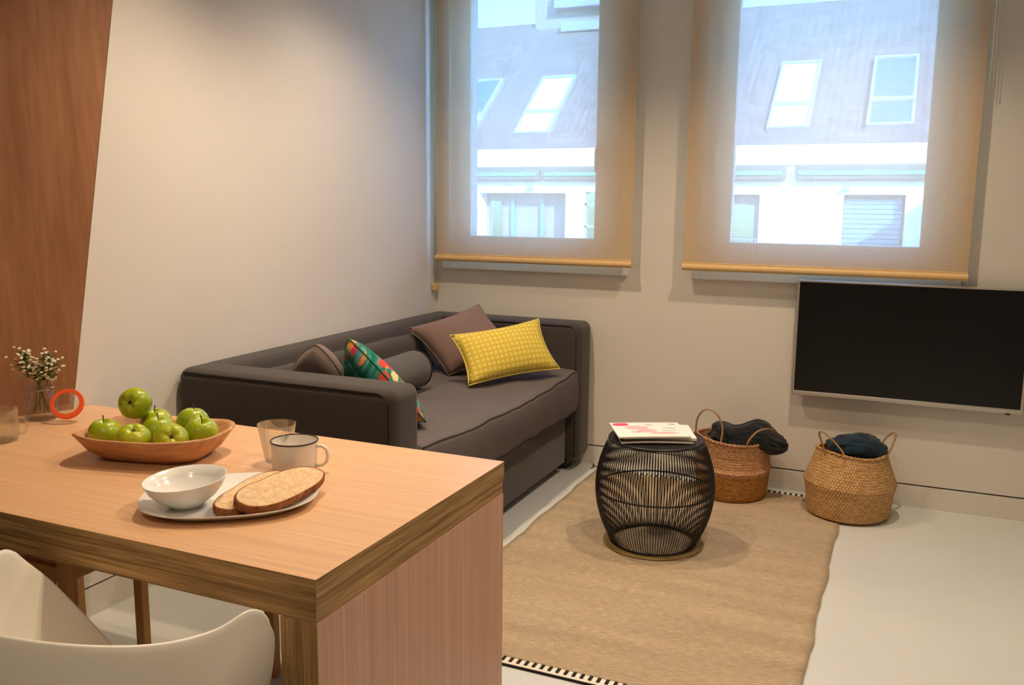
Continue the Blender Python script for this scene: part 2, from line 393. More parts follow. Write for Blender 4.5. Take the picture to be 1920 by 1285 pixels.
MAT['blossom'] = m_plain('white_blossom', (240, 230, 196), 0.7, 0.06, 90)
# magazines
m = N('magazine_cover', 0.4, 0.4); co = m.coord(); n1 = m.noise(co, 16, 3); n2 = m.noise(co, 30, 2)
MAT['paper'] = m_plain('paper_white', (240, 228, 216), 0.55, 0.02, 20)
c = m.ramp(n1, [(0.50, lin(240, 228, 218)), (0.58, lin(238, 150, 160)), (0.68, lin(226, 80, 110))])
c = m.mix(m.ramp(n2, [(0.62, (0, 0, 0, 1)), (0.68, (1, 1, 1, 1))]), c, lin(190, 178, 158)); m.color(c); MAT['cover'] = m.m
MAT['pink'] = m_plain('pink_print', (234, 70, 118), 0.45, 0.08, 60)
MAT['paleprint'] = m_plain('pale_pink_print', (240, 178, 180), 0.45, 0.12, 60)
MAT['greyprint'] = m_plain('grey_print', (176, 176, 160), 0.5, 0.1, 60)
MAT['olivecover'] = m_plain('olive_magazine', (120, 112, 88), 0.5, 0.1, 30)
# outside
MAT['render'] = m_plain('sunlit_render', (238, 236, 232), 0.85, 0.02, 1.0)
m = N('roof_tiles', 0.85, 0.2); co = m.coord((1, 1, 1)); w1 = m.wave(co, 1.6, 0.4, 1, 'X'); n1 = m.noise(co, 3, 4)
m.color(m.ramp(n1, [(0.3, lin(104, 98, 98)), (0.7, lin(126, 119, 118))])); m.bump(w1, 0.3, 0.05); MAT['roof'] = m.m
MAT['awning'] = m_plain('grey_green_awning', (104, 112, 104), 0.7, 0.08, 3)
MAT['awninggreen'] = m_plain('green_awning_strip', (96, 152, 136), 0.6, 0.06, 3)
MAT['shutter'] = m_plain('teal_blind', (112, 150, 160), 0.6, 0.04, 3)
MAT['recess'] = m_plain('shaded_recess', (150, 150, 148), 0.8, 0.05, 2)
MAT['reflect'] = m_plain('sky_reflecting_glass', (196, 232, 240), 0.04, 0.01, 1, Metallic=1.0)
MAT['skyframe'] = m_plain('skylight_frame', (150, 162, 172), 0.5, 0.03)
MAT['skyglare'] = m_plain('skylight_painted_glare', (236, 240, 240), 0.25, 0.01, 1)  # bright sky reflection on the skylight panes, painted as plain white
MAT['lampshell'] = m_plain('bulkhead_lamp', (150, 180, 180), 0.4, 0.03)
MAT['terrace'] = m_plain('terrace_tiles', (168, 170, 174), 0.8, 0.06, 2)
m = N('downlight_glow', 0.5); m.color((1, 0.8, 0.55, 1)); m.b.inputs['Emission Color'].default_value = (1, 0.78, 0.52, 1); m.b.inputs['Emission Strength'].default_value = 6; MAT['glow'] = m.m

# ================================================================== THE SETTING
CEIL = 2.74
def struct(name, bm, mats, parent=None, **kw):
    o = obj(name, bm, mats, parent, **kw)
    if parent is None: o['kind'] = 'structure'
    return o
bm = B(); box(bm, -1.6, 4.4, -6.4, 0.34, -0.12, 0); struct('floor', bm, MAT['floor'])
bm = B(); box(bm, -1.6, 4.4, -6.4, 0.34, CEIL, CEIL+0.12); struct('ceiling', bm, MAT['ceil'])
# window wall with two openings
WIN = [dict(o=(0.10, 1.12, 1.115, 2.66), g=(0.199, 0.952, 1.255), cas=(0.055, 1.165, 1.066)),
       dict(o=(1.555, 2.715, 1.115, 2.66), g=(1.686, 2.572, 1.255), cas=(1.510, 2.758, 1.066))]
bm = B(); z0, z1 = 1.115, 2.66
box(bm, -0.3, 4.4, 0, 0.34, 0.112, z0); box(bm, -0.3, 4.4, 0, 0.34, z1, CEIL)
for a, b in ((-0.3, 0.10), (1.12, 1.555), (2.715, 4.4)): box(bm, a, b, 0, 0.34, z0, z1)
struct('wall_back', bm, MAT['wall'])
bm = B(); box(bm, -0.3, 4.4, 0.012, 0.34, 0.0, 0.112); struct('trim_1', bm, MAT['gap'])
bm = B(); box(bm, 0.0, 4.4, 0.0, 0.02, 0.0, 0.104, 0.001, 1); struct('baseboard_back', bm, MAT['skirt'])
# left wall: ends in a leaning edge towards the wooden panel
def ly(z): return -2.673+0.1952*z
bm = B(); prism(bm, [(0, ly(0.112), 0.112), (0, 0.0, 0.112), (0, 0.0, CEIL), (0, ly(CEIL), CEIL)], (-0.3, 0, 0)); struct('wall_left', bm, MAT['wall'])
bm = B(); prism(bm, [(-0.012, ly(0), 0), (-0.012, 0.0, 0), (-0.012, 0.0, 0.112), (-0.012, ly(0.112), 0.112)], (-0.28, 0, 0)); struct('trim_2', bm, MAT['gap'])
bm = B(); prism(bm, [(0, ly(0)+0.004, 0), (0, 0.0, 0), (0, 0.0, 0.104), (0, ly(0.104)+0.004, 0.104)], (-0.02, 0, 0)); struct('baseboard_left', bm, MAT['skirt'])
# wooden panel, splayed away from the white wall
dv = Vector((-0.5, -1, 0)).normalized()*2.0
bm = B(); p0 = Vector((-0.001, ly(0)-0.002, 0)); p1 = Vector((-0.001, ly(CEIL)-0.002, CEIL))
prism(bm, [p0, p1, p1+dv, p0+dv], (-0.03, 0.015, 0)); struct('wall_panel', bm, MAT['panel'])
bm = B(); box(bm, -1.6, -1.5, -6.4, -3.6, 0, CEIL); box(bm, -1.5, -0.75, -4.2, -4.1, 0, CEIL)
struct('wall_kitchen', bm, MAT['wall'])
bm = B(); box(bm, 4.3, 4.4, -6.4, 0, 0, CEIL); struct('wall_right', bm, MAT['wall'])
bm = B(); box(bm, -1.6, 4.4, -6.4, -6.3, 0, CEIL); struct('wall_front', bm, MAT['wall'])

# windows
for i, w in enumerate(WIN):
    x0, x1, zb, zt = w['o']; g0, g1, gz = w['g']; c0, c1, cz = w['cas']; gt = 2.57
    r = empty('window_%d' % (i+1), ((x0+x1)/2, 0, zb), kind='structure')
    def wp(name, f, mat, par, sm=False):
        bm = B(); f(bm); bmesh.ops.translate(bm, verts=bm.verts[:], vec=(-(x0+x1)/2, 0, -zb)); return obj(name, bm, mat, par, sm)
    def casing(bm):
        box(bm, c0, x0, -0.024, 0.0, cz, 2.70, 0.002, 1); box(bm, x1, c1, -0.024, 0.0, cz, 2.70, 0.002, 1)
        box(bm, x0, x1, -0.024, 0.0, cz, zb, 0.002, 1); box(bm, x0, x1, -0.024, 0.0, zt, 2.70, 0.002, 1)
    wp('casing', casing, MAT['frame'], r)
    def fr(bm):
        for (a, b, c, d) in ((x0, x0+0.045, zb, zt), (x1-0.045, x1, zb, zt), (x0+0.045, x1-0.045, zb, zb+0.05), (x0+0.045, x1-0.045, zt-0.05, zt)):
            box(bm, a, b, 0.06, 0.13, c, d, 0.004, 1)
    wp('outer_frame', fr, MAT['frame'], r)
    def sash(bm):
        a0, a1, b0, b1 = x0+0.04, x1-0.04, zb+0.045, zt-0.045
        for (a, b, c, d) in ((a0, g0, b0, b1), (g1, a1, b0, b1), (g0, g1, b0, gz), (g0, g1, gt, b1)):
            box(bm, a, b, 0.045, 0.115, c, d, 0.005, 1)
    s = wp('sash', sash, MAT['frame'], r)
    wp('pane', lambda bm: box(bm, g0-0.005, g1+0.005, 0.084, 0.092, gz-0.005, gt+0.005), MAT['pane'], r)
    hx = 0.975 if i == 0 else 1.605
    def hnd(bm):
        box(bm, hx-0.014, hx+0.014, 0.03, 0.045, 1.66, 1.76, 0.004, 2)
        tube(bm, [(hx, 0.035, 1.74), (hx, 0.0, 1.74), (hx, -0.012, 1.725), (hx, -0.012, 1.61)], 0.010, 8)
    wp('window_handle', hnd, MAT['frame'], r, True)
    wp('outside_sill', lambda bm: box(bm, x0, x1, 0.14, 0.38, zb-0.03, zb-0.002, 0.004, 1), MAT['frame'], r)

# ceiling downlights
DLL = ['recessed ceiling downlight above the charcoal sofa', 'recessed ceiling downlight above the wire stool and rug', 'recessed ceiling downlight above the wooden table',
       'recessed ceiling downlight over the bare floor right of the table', 'recessed ceiling downlight over the kitchen side behind the white chair', 'recessed ceiling downlight in the far corner behind the viewer']
for (p, pw, aim), lab in zip(LAMPS, DLL):
    r = empty('ceiling_downlight', (p[0], p[1], CEIL), label=lab, cat='ceiling light', group='recessed downlights in the ceiling')
    bm = B(); lathe(bm, [(0.052, -0.001), (0.055, -0.006), (0.043, -0.008), (0.040, -0.002), (0.038, 0.0)], 28); obj('trim_ring', bm, MAT['frame'], r, True)
    bm = B(); lathe(bm, [(0.0, -0.002), (0.038, -0.002)], 28); obj('lens', bm, MAT['glow'], r)
    ld = bpy.data.lights.new('downlight_lamp', 'SPOT'); ld.energy = pw; ld.color = WARM; ld.spot_size = math.radians(132); ld.spot_blend = 1.0; ld.shadow_soft_size = 0.03
    lo = bpy.data.objects.new('downlight_lamp', ld); COL.objects.link(lo); lo.parent = r; lo.location = (0, 0, -0.03)
    d = Vector(aim)-Vector(p); lo.rotation_euler = d.to_track_quat('-Z', 'Y').to_euler()

# ================================================================== OUTSIDE
K = 1.6
def fx(x): return CAM.x+K*(x-CAM.x)
def fy(y): return CAM.y+K*(y-CAM.y)
def fz(z): return CAM.z+K*(z-CAM.z)
FY = fy(9.0)
bld = empty('neighbour_building', (fx(-1), FY, -3.2), label='white sunlit building with grey tiled roof and skylights seen through the blinds', cat='building')
BL = Vector((fx(-1), FY, -3.2))
def bp(name, f, mat, par=None, smooth=False):
    bm = B(); f(bm); bmesh.ops.translate(bm, verts=bm.verts[:], vec=-BL); return obj(name, bm, mat, par or bld, smooth)
def fbox(bm, x0, x1, z0, z1, y0, y1, bev=0): return box(bm, fx(x0), fx(x1), FY+y0, FY+y1, fz(z0), fz(z1), bev, 1)
ZE = 2.30
# facade with recessed openings: wall pieces around them
ops = [(-4.11, -2.565, 1.597), (-2.25, -1.9, 1.62), (-0.3, 0.482, 1.59), (1.642, 2.454, 1.598)]
def facade(bm):
    xs = [-7.5]
    for a, b, t in ops:
        fbox(bm, xs[-1], a, -1.5, ZE-0.02, 0, 0.5); fbox(bm, a, b, t, ZE-0.02, 0, 0.5); xs.append(b)
    fbox(bm, xs[-1], 7.5, -1.5, ZE-0.02, 0, 0.5)
bp('facade_wall', facade, MAT['render'])
bp('eaves_fascia', lambda bm: fbox(bm, -7.5, 7.5, 2.015, ZE, -0.06, 0, 0.01), MAT['render'])
for a, b in ((-7.0, -3.0), (-2.95, 0.85), (0.98, 6.0)):
    aw = bp('awning', lambda bm: fbox(bm, a, b, 1.79, 2.012, -0.2, 0, 0.03), MAT['awning'])
    bp('awning_strip', lambda bm: fbox(bm, a+0.05, b-0.05, 1.865, 1.925, -0.225, -0.2, 0.005), MAT['awninggreen'], aw)
# opening 1: recessed glazed doors
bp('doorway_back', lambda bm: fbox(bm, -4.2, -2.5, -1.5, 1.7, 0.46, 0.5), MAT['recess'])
for a, b in ((-4.0, -3.81), (-2.67, -2.58)):
    bp('door_pane', lambda bm: fbox(bm, a, b, -1.2, 1.46, 0.40, 0.42), MAT['reflect'])
for a, b in ((-3.63, -3.56), (-3.10, -3.03)):
    bp('door_mullion', lambda bm: fbox(bm, a, b, -1.4, 1.5, 0.36, 0.44), MAT['awninggreen'])
# opening 2: narrow window beside it
w2 = bp('side_window', lambda bm: (fbox(bm, -2.25, -2.22, -1.4, 1.62, 0.05, 0.15), fbox(bm, -2.25, -1.9, 1.40, 1.44, 0.05, 0.15), fbox(bm, -2.25, -1.9, 1.05, 1.09, 0.05, 0.15)), MAT['skyframe'])
bp('pane', lambda bm: fbox(bm, -2.22, -1.9, -1.4, 1.60, 0.11, 0.12), MAT['reflect'], w2)
# opening 3: door with pane and railing
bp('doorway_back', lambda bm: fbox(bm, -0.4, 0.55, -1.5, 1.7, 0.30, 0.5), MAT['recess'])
bp('door_pane', lambda bm: fbox(bm, -0.2, 0.39, -1.2, 1.434, 0.26, 0.29), MAT['reflect'])
bp('railing', lambda bm: (fbox(bm, -0.3, 0.48, 0.93, 0.945, 0.02, 0.05), [fbox(bm, -0.28+0.06*k, -0.272+0.06*k, 0.2, 0.93, 0.02, 0.05) for k in range(13)]), MAT['skyframe'])
# opening 4: shuttered door
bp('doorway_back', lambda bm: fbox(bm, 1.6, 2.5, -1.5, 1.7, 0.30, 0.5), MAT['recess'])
bp('roller_shutter', lambda bm: [fbox(bm, 1.65, 2.41, 1.53-0.07*(k+1)+0.006, 1.53-0.07*k, 0.22, 0.28, 0.004) for k in range(30)], MAT['shutter'])
for x in (-3.16, 1.68):
    bp('wall_lamp', lambda bm: lathe(bm, [(0, 0.05), (0.06, 0.045), (0.11, 0.0), (0.11, -0.03), (0.05, -0.06), (0, -0.065)], 16, (fx(x), FY-0.1, fz(1.685))), MAT['lampshell'], None, True)
# roof: 40 degree pitch
TP = math.tan(math.radians(40)); RZ = Vector((0, math.cos(math.radians(40)), math.sin(math.radians(40)))); RN = Vector((0, -RZ.z, RZ.y))
def rp(x, s, h=0): return Vector((fx(x), FY, fz(ZE)))+RZ*s*K+RN*h
def slab(bm, x0, x1, s0, s1, h0, h1): prism(bm, [rp(x0, s0, h0), rp(x1, s0, h0), rp(x1, s1, h0), rp(x0, s1, h0)], RN*(h1-h0))
def roof(bm): slab(bm, -9, 7.5, -0.05, 4.02, -0.2, 0.0)
bp('roof', roof, MAT['roof'])
for k, (xa, xb, sa, sb, mid) in enumerate([(-4.97, -4.41, 0.48, 1.98, 0.95), (-3.57, -3.02, 0.40, 1.98, 0.98), (0.53, 1.05, 0.38, 2.04, 0.95), (1.90, 2.445, 0.39, 2.06, 0.98)]):
    f = bp('skylight', lambda bm: (slab(bm, xa-0.04, xa, sa, sb, 0, 0.12), slab(bm, xb, xb+0.04, sa, sb, 0, 0.12), slab(bm, xa-0.04, xb+0.04, sa-0.05, sa, 0, 0.12), slab(bm, xa-0.04, xb+0.04, sb, sb+0.05, 0, 0.12), slab(bm, xa, xb, mid-0.04, mid+0.04, 0, 0.12)), MAT['skyframe'])
    bp('pane', lambda bm: slab(bm, xa, xb, sa, mid-0.04, 0.03, 0.07), MAT['reflect' if k == 3 else 'skyglare'], f)
    bp('pane', lambda bm: slab(bm, xa, xb, mid+0.04, sb, 0.03, 0.07), MAT['skyglare' if k in (1, 2) else 'reflect'], f)
bp('party_wall', lambda bm: (fbox(bm, 2.70, 2.86, -1.5, 1.47, -1.6, -0.001), fbox(bm, 2.68, 2.88, 1.47, 1.50, -1.62, -0.001)), MAT['render'])
# chimney block by the ridge
bp('chimney', lambda bm: box(bm, fx(-4.35), fx(-2.2), fy(11.9), fy(12.9), fz(4.3), fz(5.3), 0.02, 1), MAT['recess'])
bp('chimney_cap', lambda bm: box(bm, fx(-3.75), fx(-2.1), fy(11.7), fy(12.95), fz(4.62), fz(4.80), 0.02, 1), MAT['skyframe'])
bp('chimney_cap', lambda bm: box(bm, fx(-3.9), fx(-2.1), fy(11.7), fy(12.95), fz(5.05), fz(5.35), 0.02, 1), MAT['skyframe'])
bm = B(); box(bm, -30, 30, 0.5, 60, -3.4, -3.2); g = obj('courtyard_ground', bm, MAT['terrace']); g['kind'] = 'structure'

# ================================================================== BLINDS
def blind(name, x0, x1, label, yb=-0.08):
    xc = (x0+x1)/2; r = empty(name, (xc, yb, 1.11), label=label, cat='blind', group='cream roller blinds')
    h = (x1-x0)/2
    bm = B(); box(bm, -h, h, -0.0008, 0.0008, 0.03, 1.54); obj('fabric', bm, MAT['blind'], r)
    bm = B(); tube(bm, [(-h-0.003, -0.004, 0.02), (h+0.003, -0.004, 0.02)], 0.017, 12); obj('bottom_bar', bm, MAT['blindbar'], r, True, 60)
    bm = B(); box(bm, -h, h, -0.006, 0.002, 0.036, 0.044, 0.001, 1); obj('hem_seam', bm, MAT['blindbar'], r)
    bm = B(); tube(bm, [(-h-0.02, 0, 1.555), (h+0.02, 0, 1.555)], 0.026, 14); obj('roller_tube', bm, MAT['frame'], r, True, 60)
    for sx in (-1, 1):
        bm = B(); box(bm, sx*(h+0.012)-0.004, sx*(h+0.012)+0.004, -0.03, 0.08, 1.52, 1.59, 0.002, 1); obj('bracket', bm, MAT['frame'], r)
    return r
b1 = blind('roller_blind', 0.048, 1.207, 'cream roller blind over the narrower window beside the sofa corner')
b2 = blind('roller_blind', 1.478, 2.778, 'wider cream roller blind hanging just above the television')
def chain(par, x, y, zlo, zhi):
    o = par.location
    bm = B()
    for dx in (-0.006, 0.006): tube(bm, [(x+dx-o.x, y-o.y, zlo-o.z), (x+dx-o.x, y-o.y, zhi-o.z)], 0.0022, 6)
    c = obj('pull_cord', bm, MAT['cordm'], par, True)
    return c
c = chain(b1, 0.022, -0.05, 0.965, 2.66); o = b1.location
bm = B(); box(bm, 0.002-o.x, 0.034-o.x, -0.068-o.y, -0.03-o.y, 0.935-o.z, 0.975-o.z, 0.006, 2); obj('cord_tensioner', bm, MAT['blindbar'], b1)
c = chain(b2, 2.806, -0.06, 1.95, 2.66)

# ================================================================== TELEVISION
TX, TZ0, TZ1 = 2.046, 0.518, 1.088
tv = empty('television', (TX+0.502, -0.07, TZ0), label='black flat television with silver frame mounted on the wall', cat='television')
w_, h_ = 1.004, TZ1-TZ0
bm = B(); fs = 0.010
box(bm, -w_/2, w_/2, -0.004, 0.02, 0, 0.022, 0.003, 2); box(bm, -w_/2, w_/2, -0.004, 0.02, h_-fs, h_, 0.003, 2)
box(bm, -w_/2, -w_/2+fs, -0.004, 0.02, 0.02, h_-0.008, 0.003, 2); box(bm, w_/2-fs, w_/2, -0.004, 0.02, 0.02, h_-0.008, 0.003, 2); obj('frame', bm, MAT['tvframe'], tv)
bm = B(); box(bm, -w_/2+fs, w_/2-fs, 0.0, 0.006, 0.02, h_-fs); obj('screen', bm, MAT['screen'], tv)
bm = B(); box(bm, -w_/2+0.006, w_/2-0.006, 0.008, 0.032, 0.006, h_-0.006, 0.004, 2); obj('rear_housing', bm, MAT['blackplastic'], tv)
bm = B(); box(bm, w_/2-0.068, w_/2-0.048, -0.006, -0.002, -0.006, 0.002, 0.001, 1); obj('power_indicator', bm, MAT['blackplastic'], tv)
bm = B(); box(bm, -0.2, 0.2, 0.03, 0.069, 0.15, 0.42, 0.003, 1); obj('wall_bracket', bm, MAT['blackplastic'], tv)

# ================================================================== SOFA
sofa = empty('sofa', (0.5, -1.04, 0), label='charcoal fabric sofa with deep mattress seat in the corner under the narrower window', cat='sofa')
SO = Vector((0.5, -1.04, 0))
def sp(name, f, mat, par=None, smooth=True, angle=None):
    bm = B(); f(bm); bmesh.ops.translate(bm, verts=bm.verts[:], vec=-SO); return obj(name, bm, mat, par or sofa, smooth, angle)
YA, YB, YC, YD = -2.075, -1.89, -0.20, -0.008
HT = 0.815
sp('backrest', lambda bm: softbox(bm, (0.008, YB-0.06, 0.06), (0.15, YC+0.06, HT), 0.035, 0.12), MAT['sofa'])
def bc(p):
    q = p.copy(); k = min(1, max(0, (p.x-0.15)/0.08)); q.x += 0.012*k*noise.noise(Vector((0, p.y*3, p.z*6))); q.z += 0.012*noise.noise(Vector((5, p.y*4, 0)))*(1 if p.z > 0.6 else 0); return q
sp('back_cushion', lambda bm: softbox(bm, (0.13, YB-0.005, 0.45), (0.225, YC+0.005, 0.765), 0.035, 0.05, bc), MAT['sofa'])
arms = []
for y0, y1, nm in ((YA, YB, 'near'), (YC, YD, 'far')):
    a = sp('armrest', lambda bm: softbox(bm, (0.008, y0, 0.065), (0.975, y1, HT), 0.042, 0.12), MAT['sofa']); arms.append(a)
    for yy in (y0+0.006, y1-0.006):
        e = 0.975-0.012
        def pipe(bm):
            pts = [(0.045, yy, HT-0.016), (e-0.06, yy, HT-0.016)]
            pts += [(e-0.03-0.03+0.045*math.sin(t), yy, HT-0.016-0.045+0.045*math.cos(t)) for t in [PI/8*i for i in range(1, 5)]]
            pts += [(e-0.015, yy, 0.6), (e-0.015, yy, 0.09)]; tube(bm, pts, 0.0045, 6)
        sp('piping', pipe, MAT['piping'], a)
sp('base_frame', lambda bm: box(bm, 0.06, 0.885, YB-0.02, YC+0.02, 0.07, 0.36, 0.006, 1), MAT['sofa'])
sp('drawer_front', lambda bm: box(bm, 0.887, 0.905, YB+0.012, YC-0.014, 0.055, 0.335, 0.005, 2), MAT['sofa'])
def mt(p):
    q = p.copy()
    top = max(0, min(1, (p.z-0.47)/0.08))
    cx, cy = (p.x-0.15)/0.83, (p.y-YB)/(YC-YB)
    q.z += top*(-0.030*math.sin(PI*min(1, max(0, cy)))*(0.4+0.6*cx) + 0.009*noise.noise(Vector((p.x*3, p.y*3, 0))) - 0.012*math.cos(2*PI*cx*2)*math.cos(2*PI*cy*4)*max(0, 1-(2*cx-1)**4))
    fr = max(0, min(1, (p.x-0.85)/0.1)); mid = 1-abs((p.z-0.45)/0.12)
    q.x += fr*(0.010*noise.noise(Vector((p.y*9, p.z*2, 3)))+0.012*max(0, mid))
    if p.z < 0.42: q.z += 0.012*noise.noise(Vector((p.x*2, p.y*5, 9)))
    return q
matt = sp('seat_mattress', lambda bm: softbox(bm, (0.14, YB+0.004, 0.338), (0.972, YC-0.004, 0.575), 0.03, 0.035, mt), MAT['mattress'])
def seam(z, x):
    def f(bm):
        pts = []
        for i in range(61):
            y = YB+0.02+(YC-YB-0.04)*i/60; p = mt(Vector((x, y, z))); pts.append((p.x+0.002, p.y, p.z))
        tube(bm, pts, 0.0045, 6)
    return f
sp('piping', seam(0.563, 0.962), MAT['piping'], matt); sp('piping', seam(0.350, 0.966), MAT['piping'], matt)
for x in (0.10, 0.86):
    for y in (YA+0.09, YD-0.10):
        sp('leg', lambda bm: box(bm, x-0.035, x+0.035, y-0.045, y+0.045, 0.0, 0.075, 0.005, 1), MAT['blackplastic'])

# cushions
def cushion(name, q, th, mat, label, seam_mat=None, seed=0, **kw):
    c = sum((Vector(p) for p in q), Vector())/4; zb = min(p[2] for p in q)
    base = Vector((c.x, c.y, zb))
    r = empty(name, base, label=label, cat='cushion', group='cushions on the sofa')
    bm = B(); bord = pillow(bm, *[Vector(p)-base for p in q], th, seed=seed, **kw); obj('cover', bm, mat, r, True)
    bm = B(); tube(bm, bord, 0.003, 6, True); obj('seam', bm, seam_mat or mat, r, True)
    return r
cushion('cushion', [(0.645, -0.86, 0.578), (0.945, -0.42, 0.612), (0.80, -0.36, 0.852), (0.50, -0.775, 0.80)], 0.13, MAT['yellow'], 'yellow checked rectangular cushion leaning at the right of the sofa', seed=1)
cushion('cushion', [(0.43, -0.66, 0.572), (0.70, -0.33, 0.66), (0.44, -0.33, 0.905), (0.19, -0.66, 0.80)], 0.15, MAT['brown'], 'large square brown cushion leaning behind the yellow checked cushion', seed=2)
cushion('cushion', [(0.60, -1.44, 0.60), (0.835, -1.61, 0.59), (0.575, -1.745, 0.92), (0.48, -1.61, 0.72)], 0.15, MAT['floral'], 'teal cushion with red and orange floral print leaning against the near armrest', seed=3, pinch=-0.07)
cushion('cushion', [(0.34, -1.52, 0.60), (0.52, -1.70, 0.74), (0.41, -1.735, 0.885), (0.22, -1.64, 0.74)], 0.11, MAT['taupe'], 'small plain taupe cushion showing above the near armrest', seed=4, pinch=-0.10, bulge=0.34)
r = empty('bolster_cushion', (0.40, -1.20, 0.565), label='dark grey cylindrical bolster lying between the floral and brown cushions', cat='cushion', group='cushions on the sofa')
bm = B(); R = 0.088; L = 0.27
prof = [(0, -L), (R*0.5, -L-0.004), (R-0.012, -L), (R, -L+0.014)]+[(R*(1+0.02*math.sin(i)), -L+0.02+(2*L-0.04)*i/8) for i in range(9)]+[(R, L-0.014), (R-0.012, L), (R*0.5, L+0.004), (0, L)]
lathe(bm, prof, 32); bmesh.ops.rotate(bm, verts=bm.verts[:], matrix=Matrix.Rotation(-PI/2, 3, 'X')); bmesh.ops.translate(bm, verts=bm.verts[:], vec=(0, 0, R)); obj('cover', bm, MAT['bolster'], r, True)
for s in (-1, 1):
    bm = B(); tube(bm, [(R*math.cos(t), s*(L-0.006), R+R*math.sin(t)) for t in [2*PI*i/32 for i in range(32)]], 0.004, 6, True); obj('seam', bm, MAT['piping'], r, True)

# ================================================================== RUG
RX0, RX1, RY0, RY1 = 1.05, 2.325, -2.205, -0.06
rug = empty('rug', ((RX0+RX1)/2, (RY0+RY1)/2, 0), label='flat woven jute rug with black and white striped ends on the pale floor', cat='rug')
RO = Vector(((RX0+RX1)/2, (RY0+RY1)/2, 0))
def wedge(y, s): return s*(0.004*math.sin(y*11+s)+0.002*math.sin(y*23+1.3*s)+0.001*math.sin(y*41))
def rugz(x, y):
    k = max(0, math.sin(PI*min(1, max(0, (x-RX0)/(RX1-RX0)))))
    return 0.007+0.013*k*max(0, noise.noise(Vector((x*1.1, y*13-x*1.5, 2)))-0.12)+0.002*noise.noise(Vector((x*2, y*9, 7)))
BAND = 0.042
bm = B(); nx, ny = 40, 120; grid = []
for j in range(ny+1):
    y = RY0+BAND+(RY1-RY0-2*BAND)*j/ny; row = []
    for i in range(nx+1):
        u = i/nx; x = RX0+wedge(y, -1)*(1-u)+(RX1-RX0)*u+wedge(y, 1)*u
        row.append(bm.verts.new((x-RO.x, y-RO.y, rugz(x, y))))
    grid.append(row)
for j in range(ny):
    for i in range(nx): bm.faces.new((grid[j][i], grid[j][i+1], grid[j+1][i+1], grid[j+1][i]))
ob = obj('woven_field', bm, MAT['rug'], rug, True); so = ob.modifiers.new('thick', 'SOLIDIFY'); so.thickness = 0.006; so.offset = -1
smesh = None
for end, yb in ((0, RY0), (1, RY1-BAND)):
    bm = B(); box(bm, RX0-RO.x, RX1-RO.x, yb-RO.y, yb+BAND-RO.y, 0.001, 0.008, 0.002, 1); band = obj('end_band', bm, MAT['rugwhite'], rug)
    yo = yb if end == 0 else yb+BAND
    bm = B(); box(bm, RX0-RO.x, RX1-RO.x, yo-0.004-RO.y, yo+0.004-RO.y, 0.001, 0.0075, 0.001, 1); obj('end_binding', bm, MAT['rugblack'], rug)
    n = 48; p = (RX1-RX0)/n
    for k in range(n):
        if smesh is None:
            b2_ = B(); box(b2_, -0.0058, 0.0058, -0.014, 0.014, 0.0, 0.0035, 0.001, 1); t = obj('stripe', b2_, MAT['rugblack'], band); smesh = t.data
        else: t = link('stripe', smesh, band)
        t.location = (RX0+p*(k+0.5)-RO.x, yb+BAND/2+(0.006 if end == 0 else -0.006)-RO.y, 0.0065)
bm = B()
for k in range(6): tube(bm, [(RX0-RO.x, RY1-RO.y-0.01, 0.008), (RX0-RO.x-0.02-0.004*k, RY1-RO.y+0.006*k-0.02, 0.016), (RX0-RO.x-0.035, RY1-RO.y+0.012*k-0.045, 0.004)], 0.0016, 5)
obj('corner_tassel', bm, MAT['rugblack'], rug, True)

# ================================================================== WIRE STOOL + MAGAZINES
ST = Vector((1.607, -1.005, 0.012))
stool = empty('wire_stool', ST, label='round black wire drum stool standing on the jute rug', cat='stool')
HS = 0.455
def sr(z):
    t = z/HS; return 0.176*(1-t)+0.196*t+0.245*t*(1-t)*1.05
zs = [HS*i/14 for i in range(15)]
bm = B(); tube(bm, [(sr(z), 0, z) for z in zs], 0.0021, 5); w0 = obj('wire', bm, MAT['wire'], stool, True)
NW = 124
for k in range(1, NW):
    w = link('wire', w0.data, stool); w.rotation_euler = (0, 0, 2*PI*k/NW)
for z, rr, nm in ((0.006, 0.0055, 'base_hoop'), (HS*0.52, 0.004, 'hoop'), (HS, 0.006, 'top_hoop')):
    bm = B(); tube(bm, ringpts(sr(z)-(0.003 if nm == 'hoop' else 0), z, 56), rr, 8, True); obj(nm, bm, MAT['wire'], stool, True)
bm = B(); lathe(bm, [(0, HS-0.004), (0.192, HS-0.004), (0.194, HS), (0.192, HS+0.003), (0, HS+0.003)], 48); obj('top_plate', bm, MAT['wire'], stool, True, 40)
bm = B(); lathe(bm, [(0.178, -0.003), (0.212, -0.003), (0.214, 0.001), (0.212, 0.003), (0.178, 0.003)], 56); obj('foot_ring', bm, MAT['footring'], stool, True, 40)

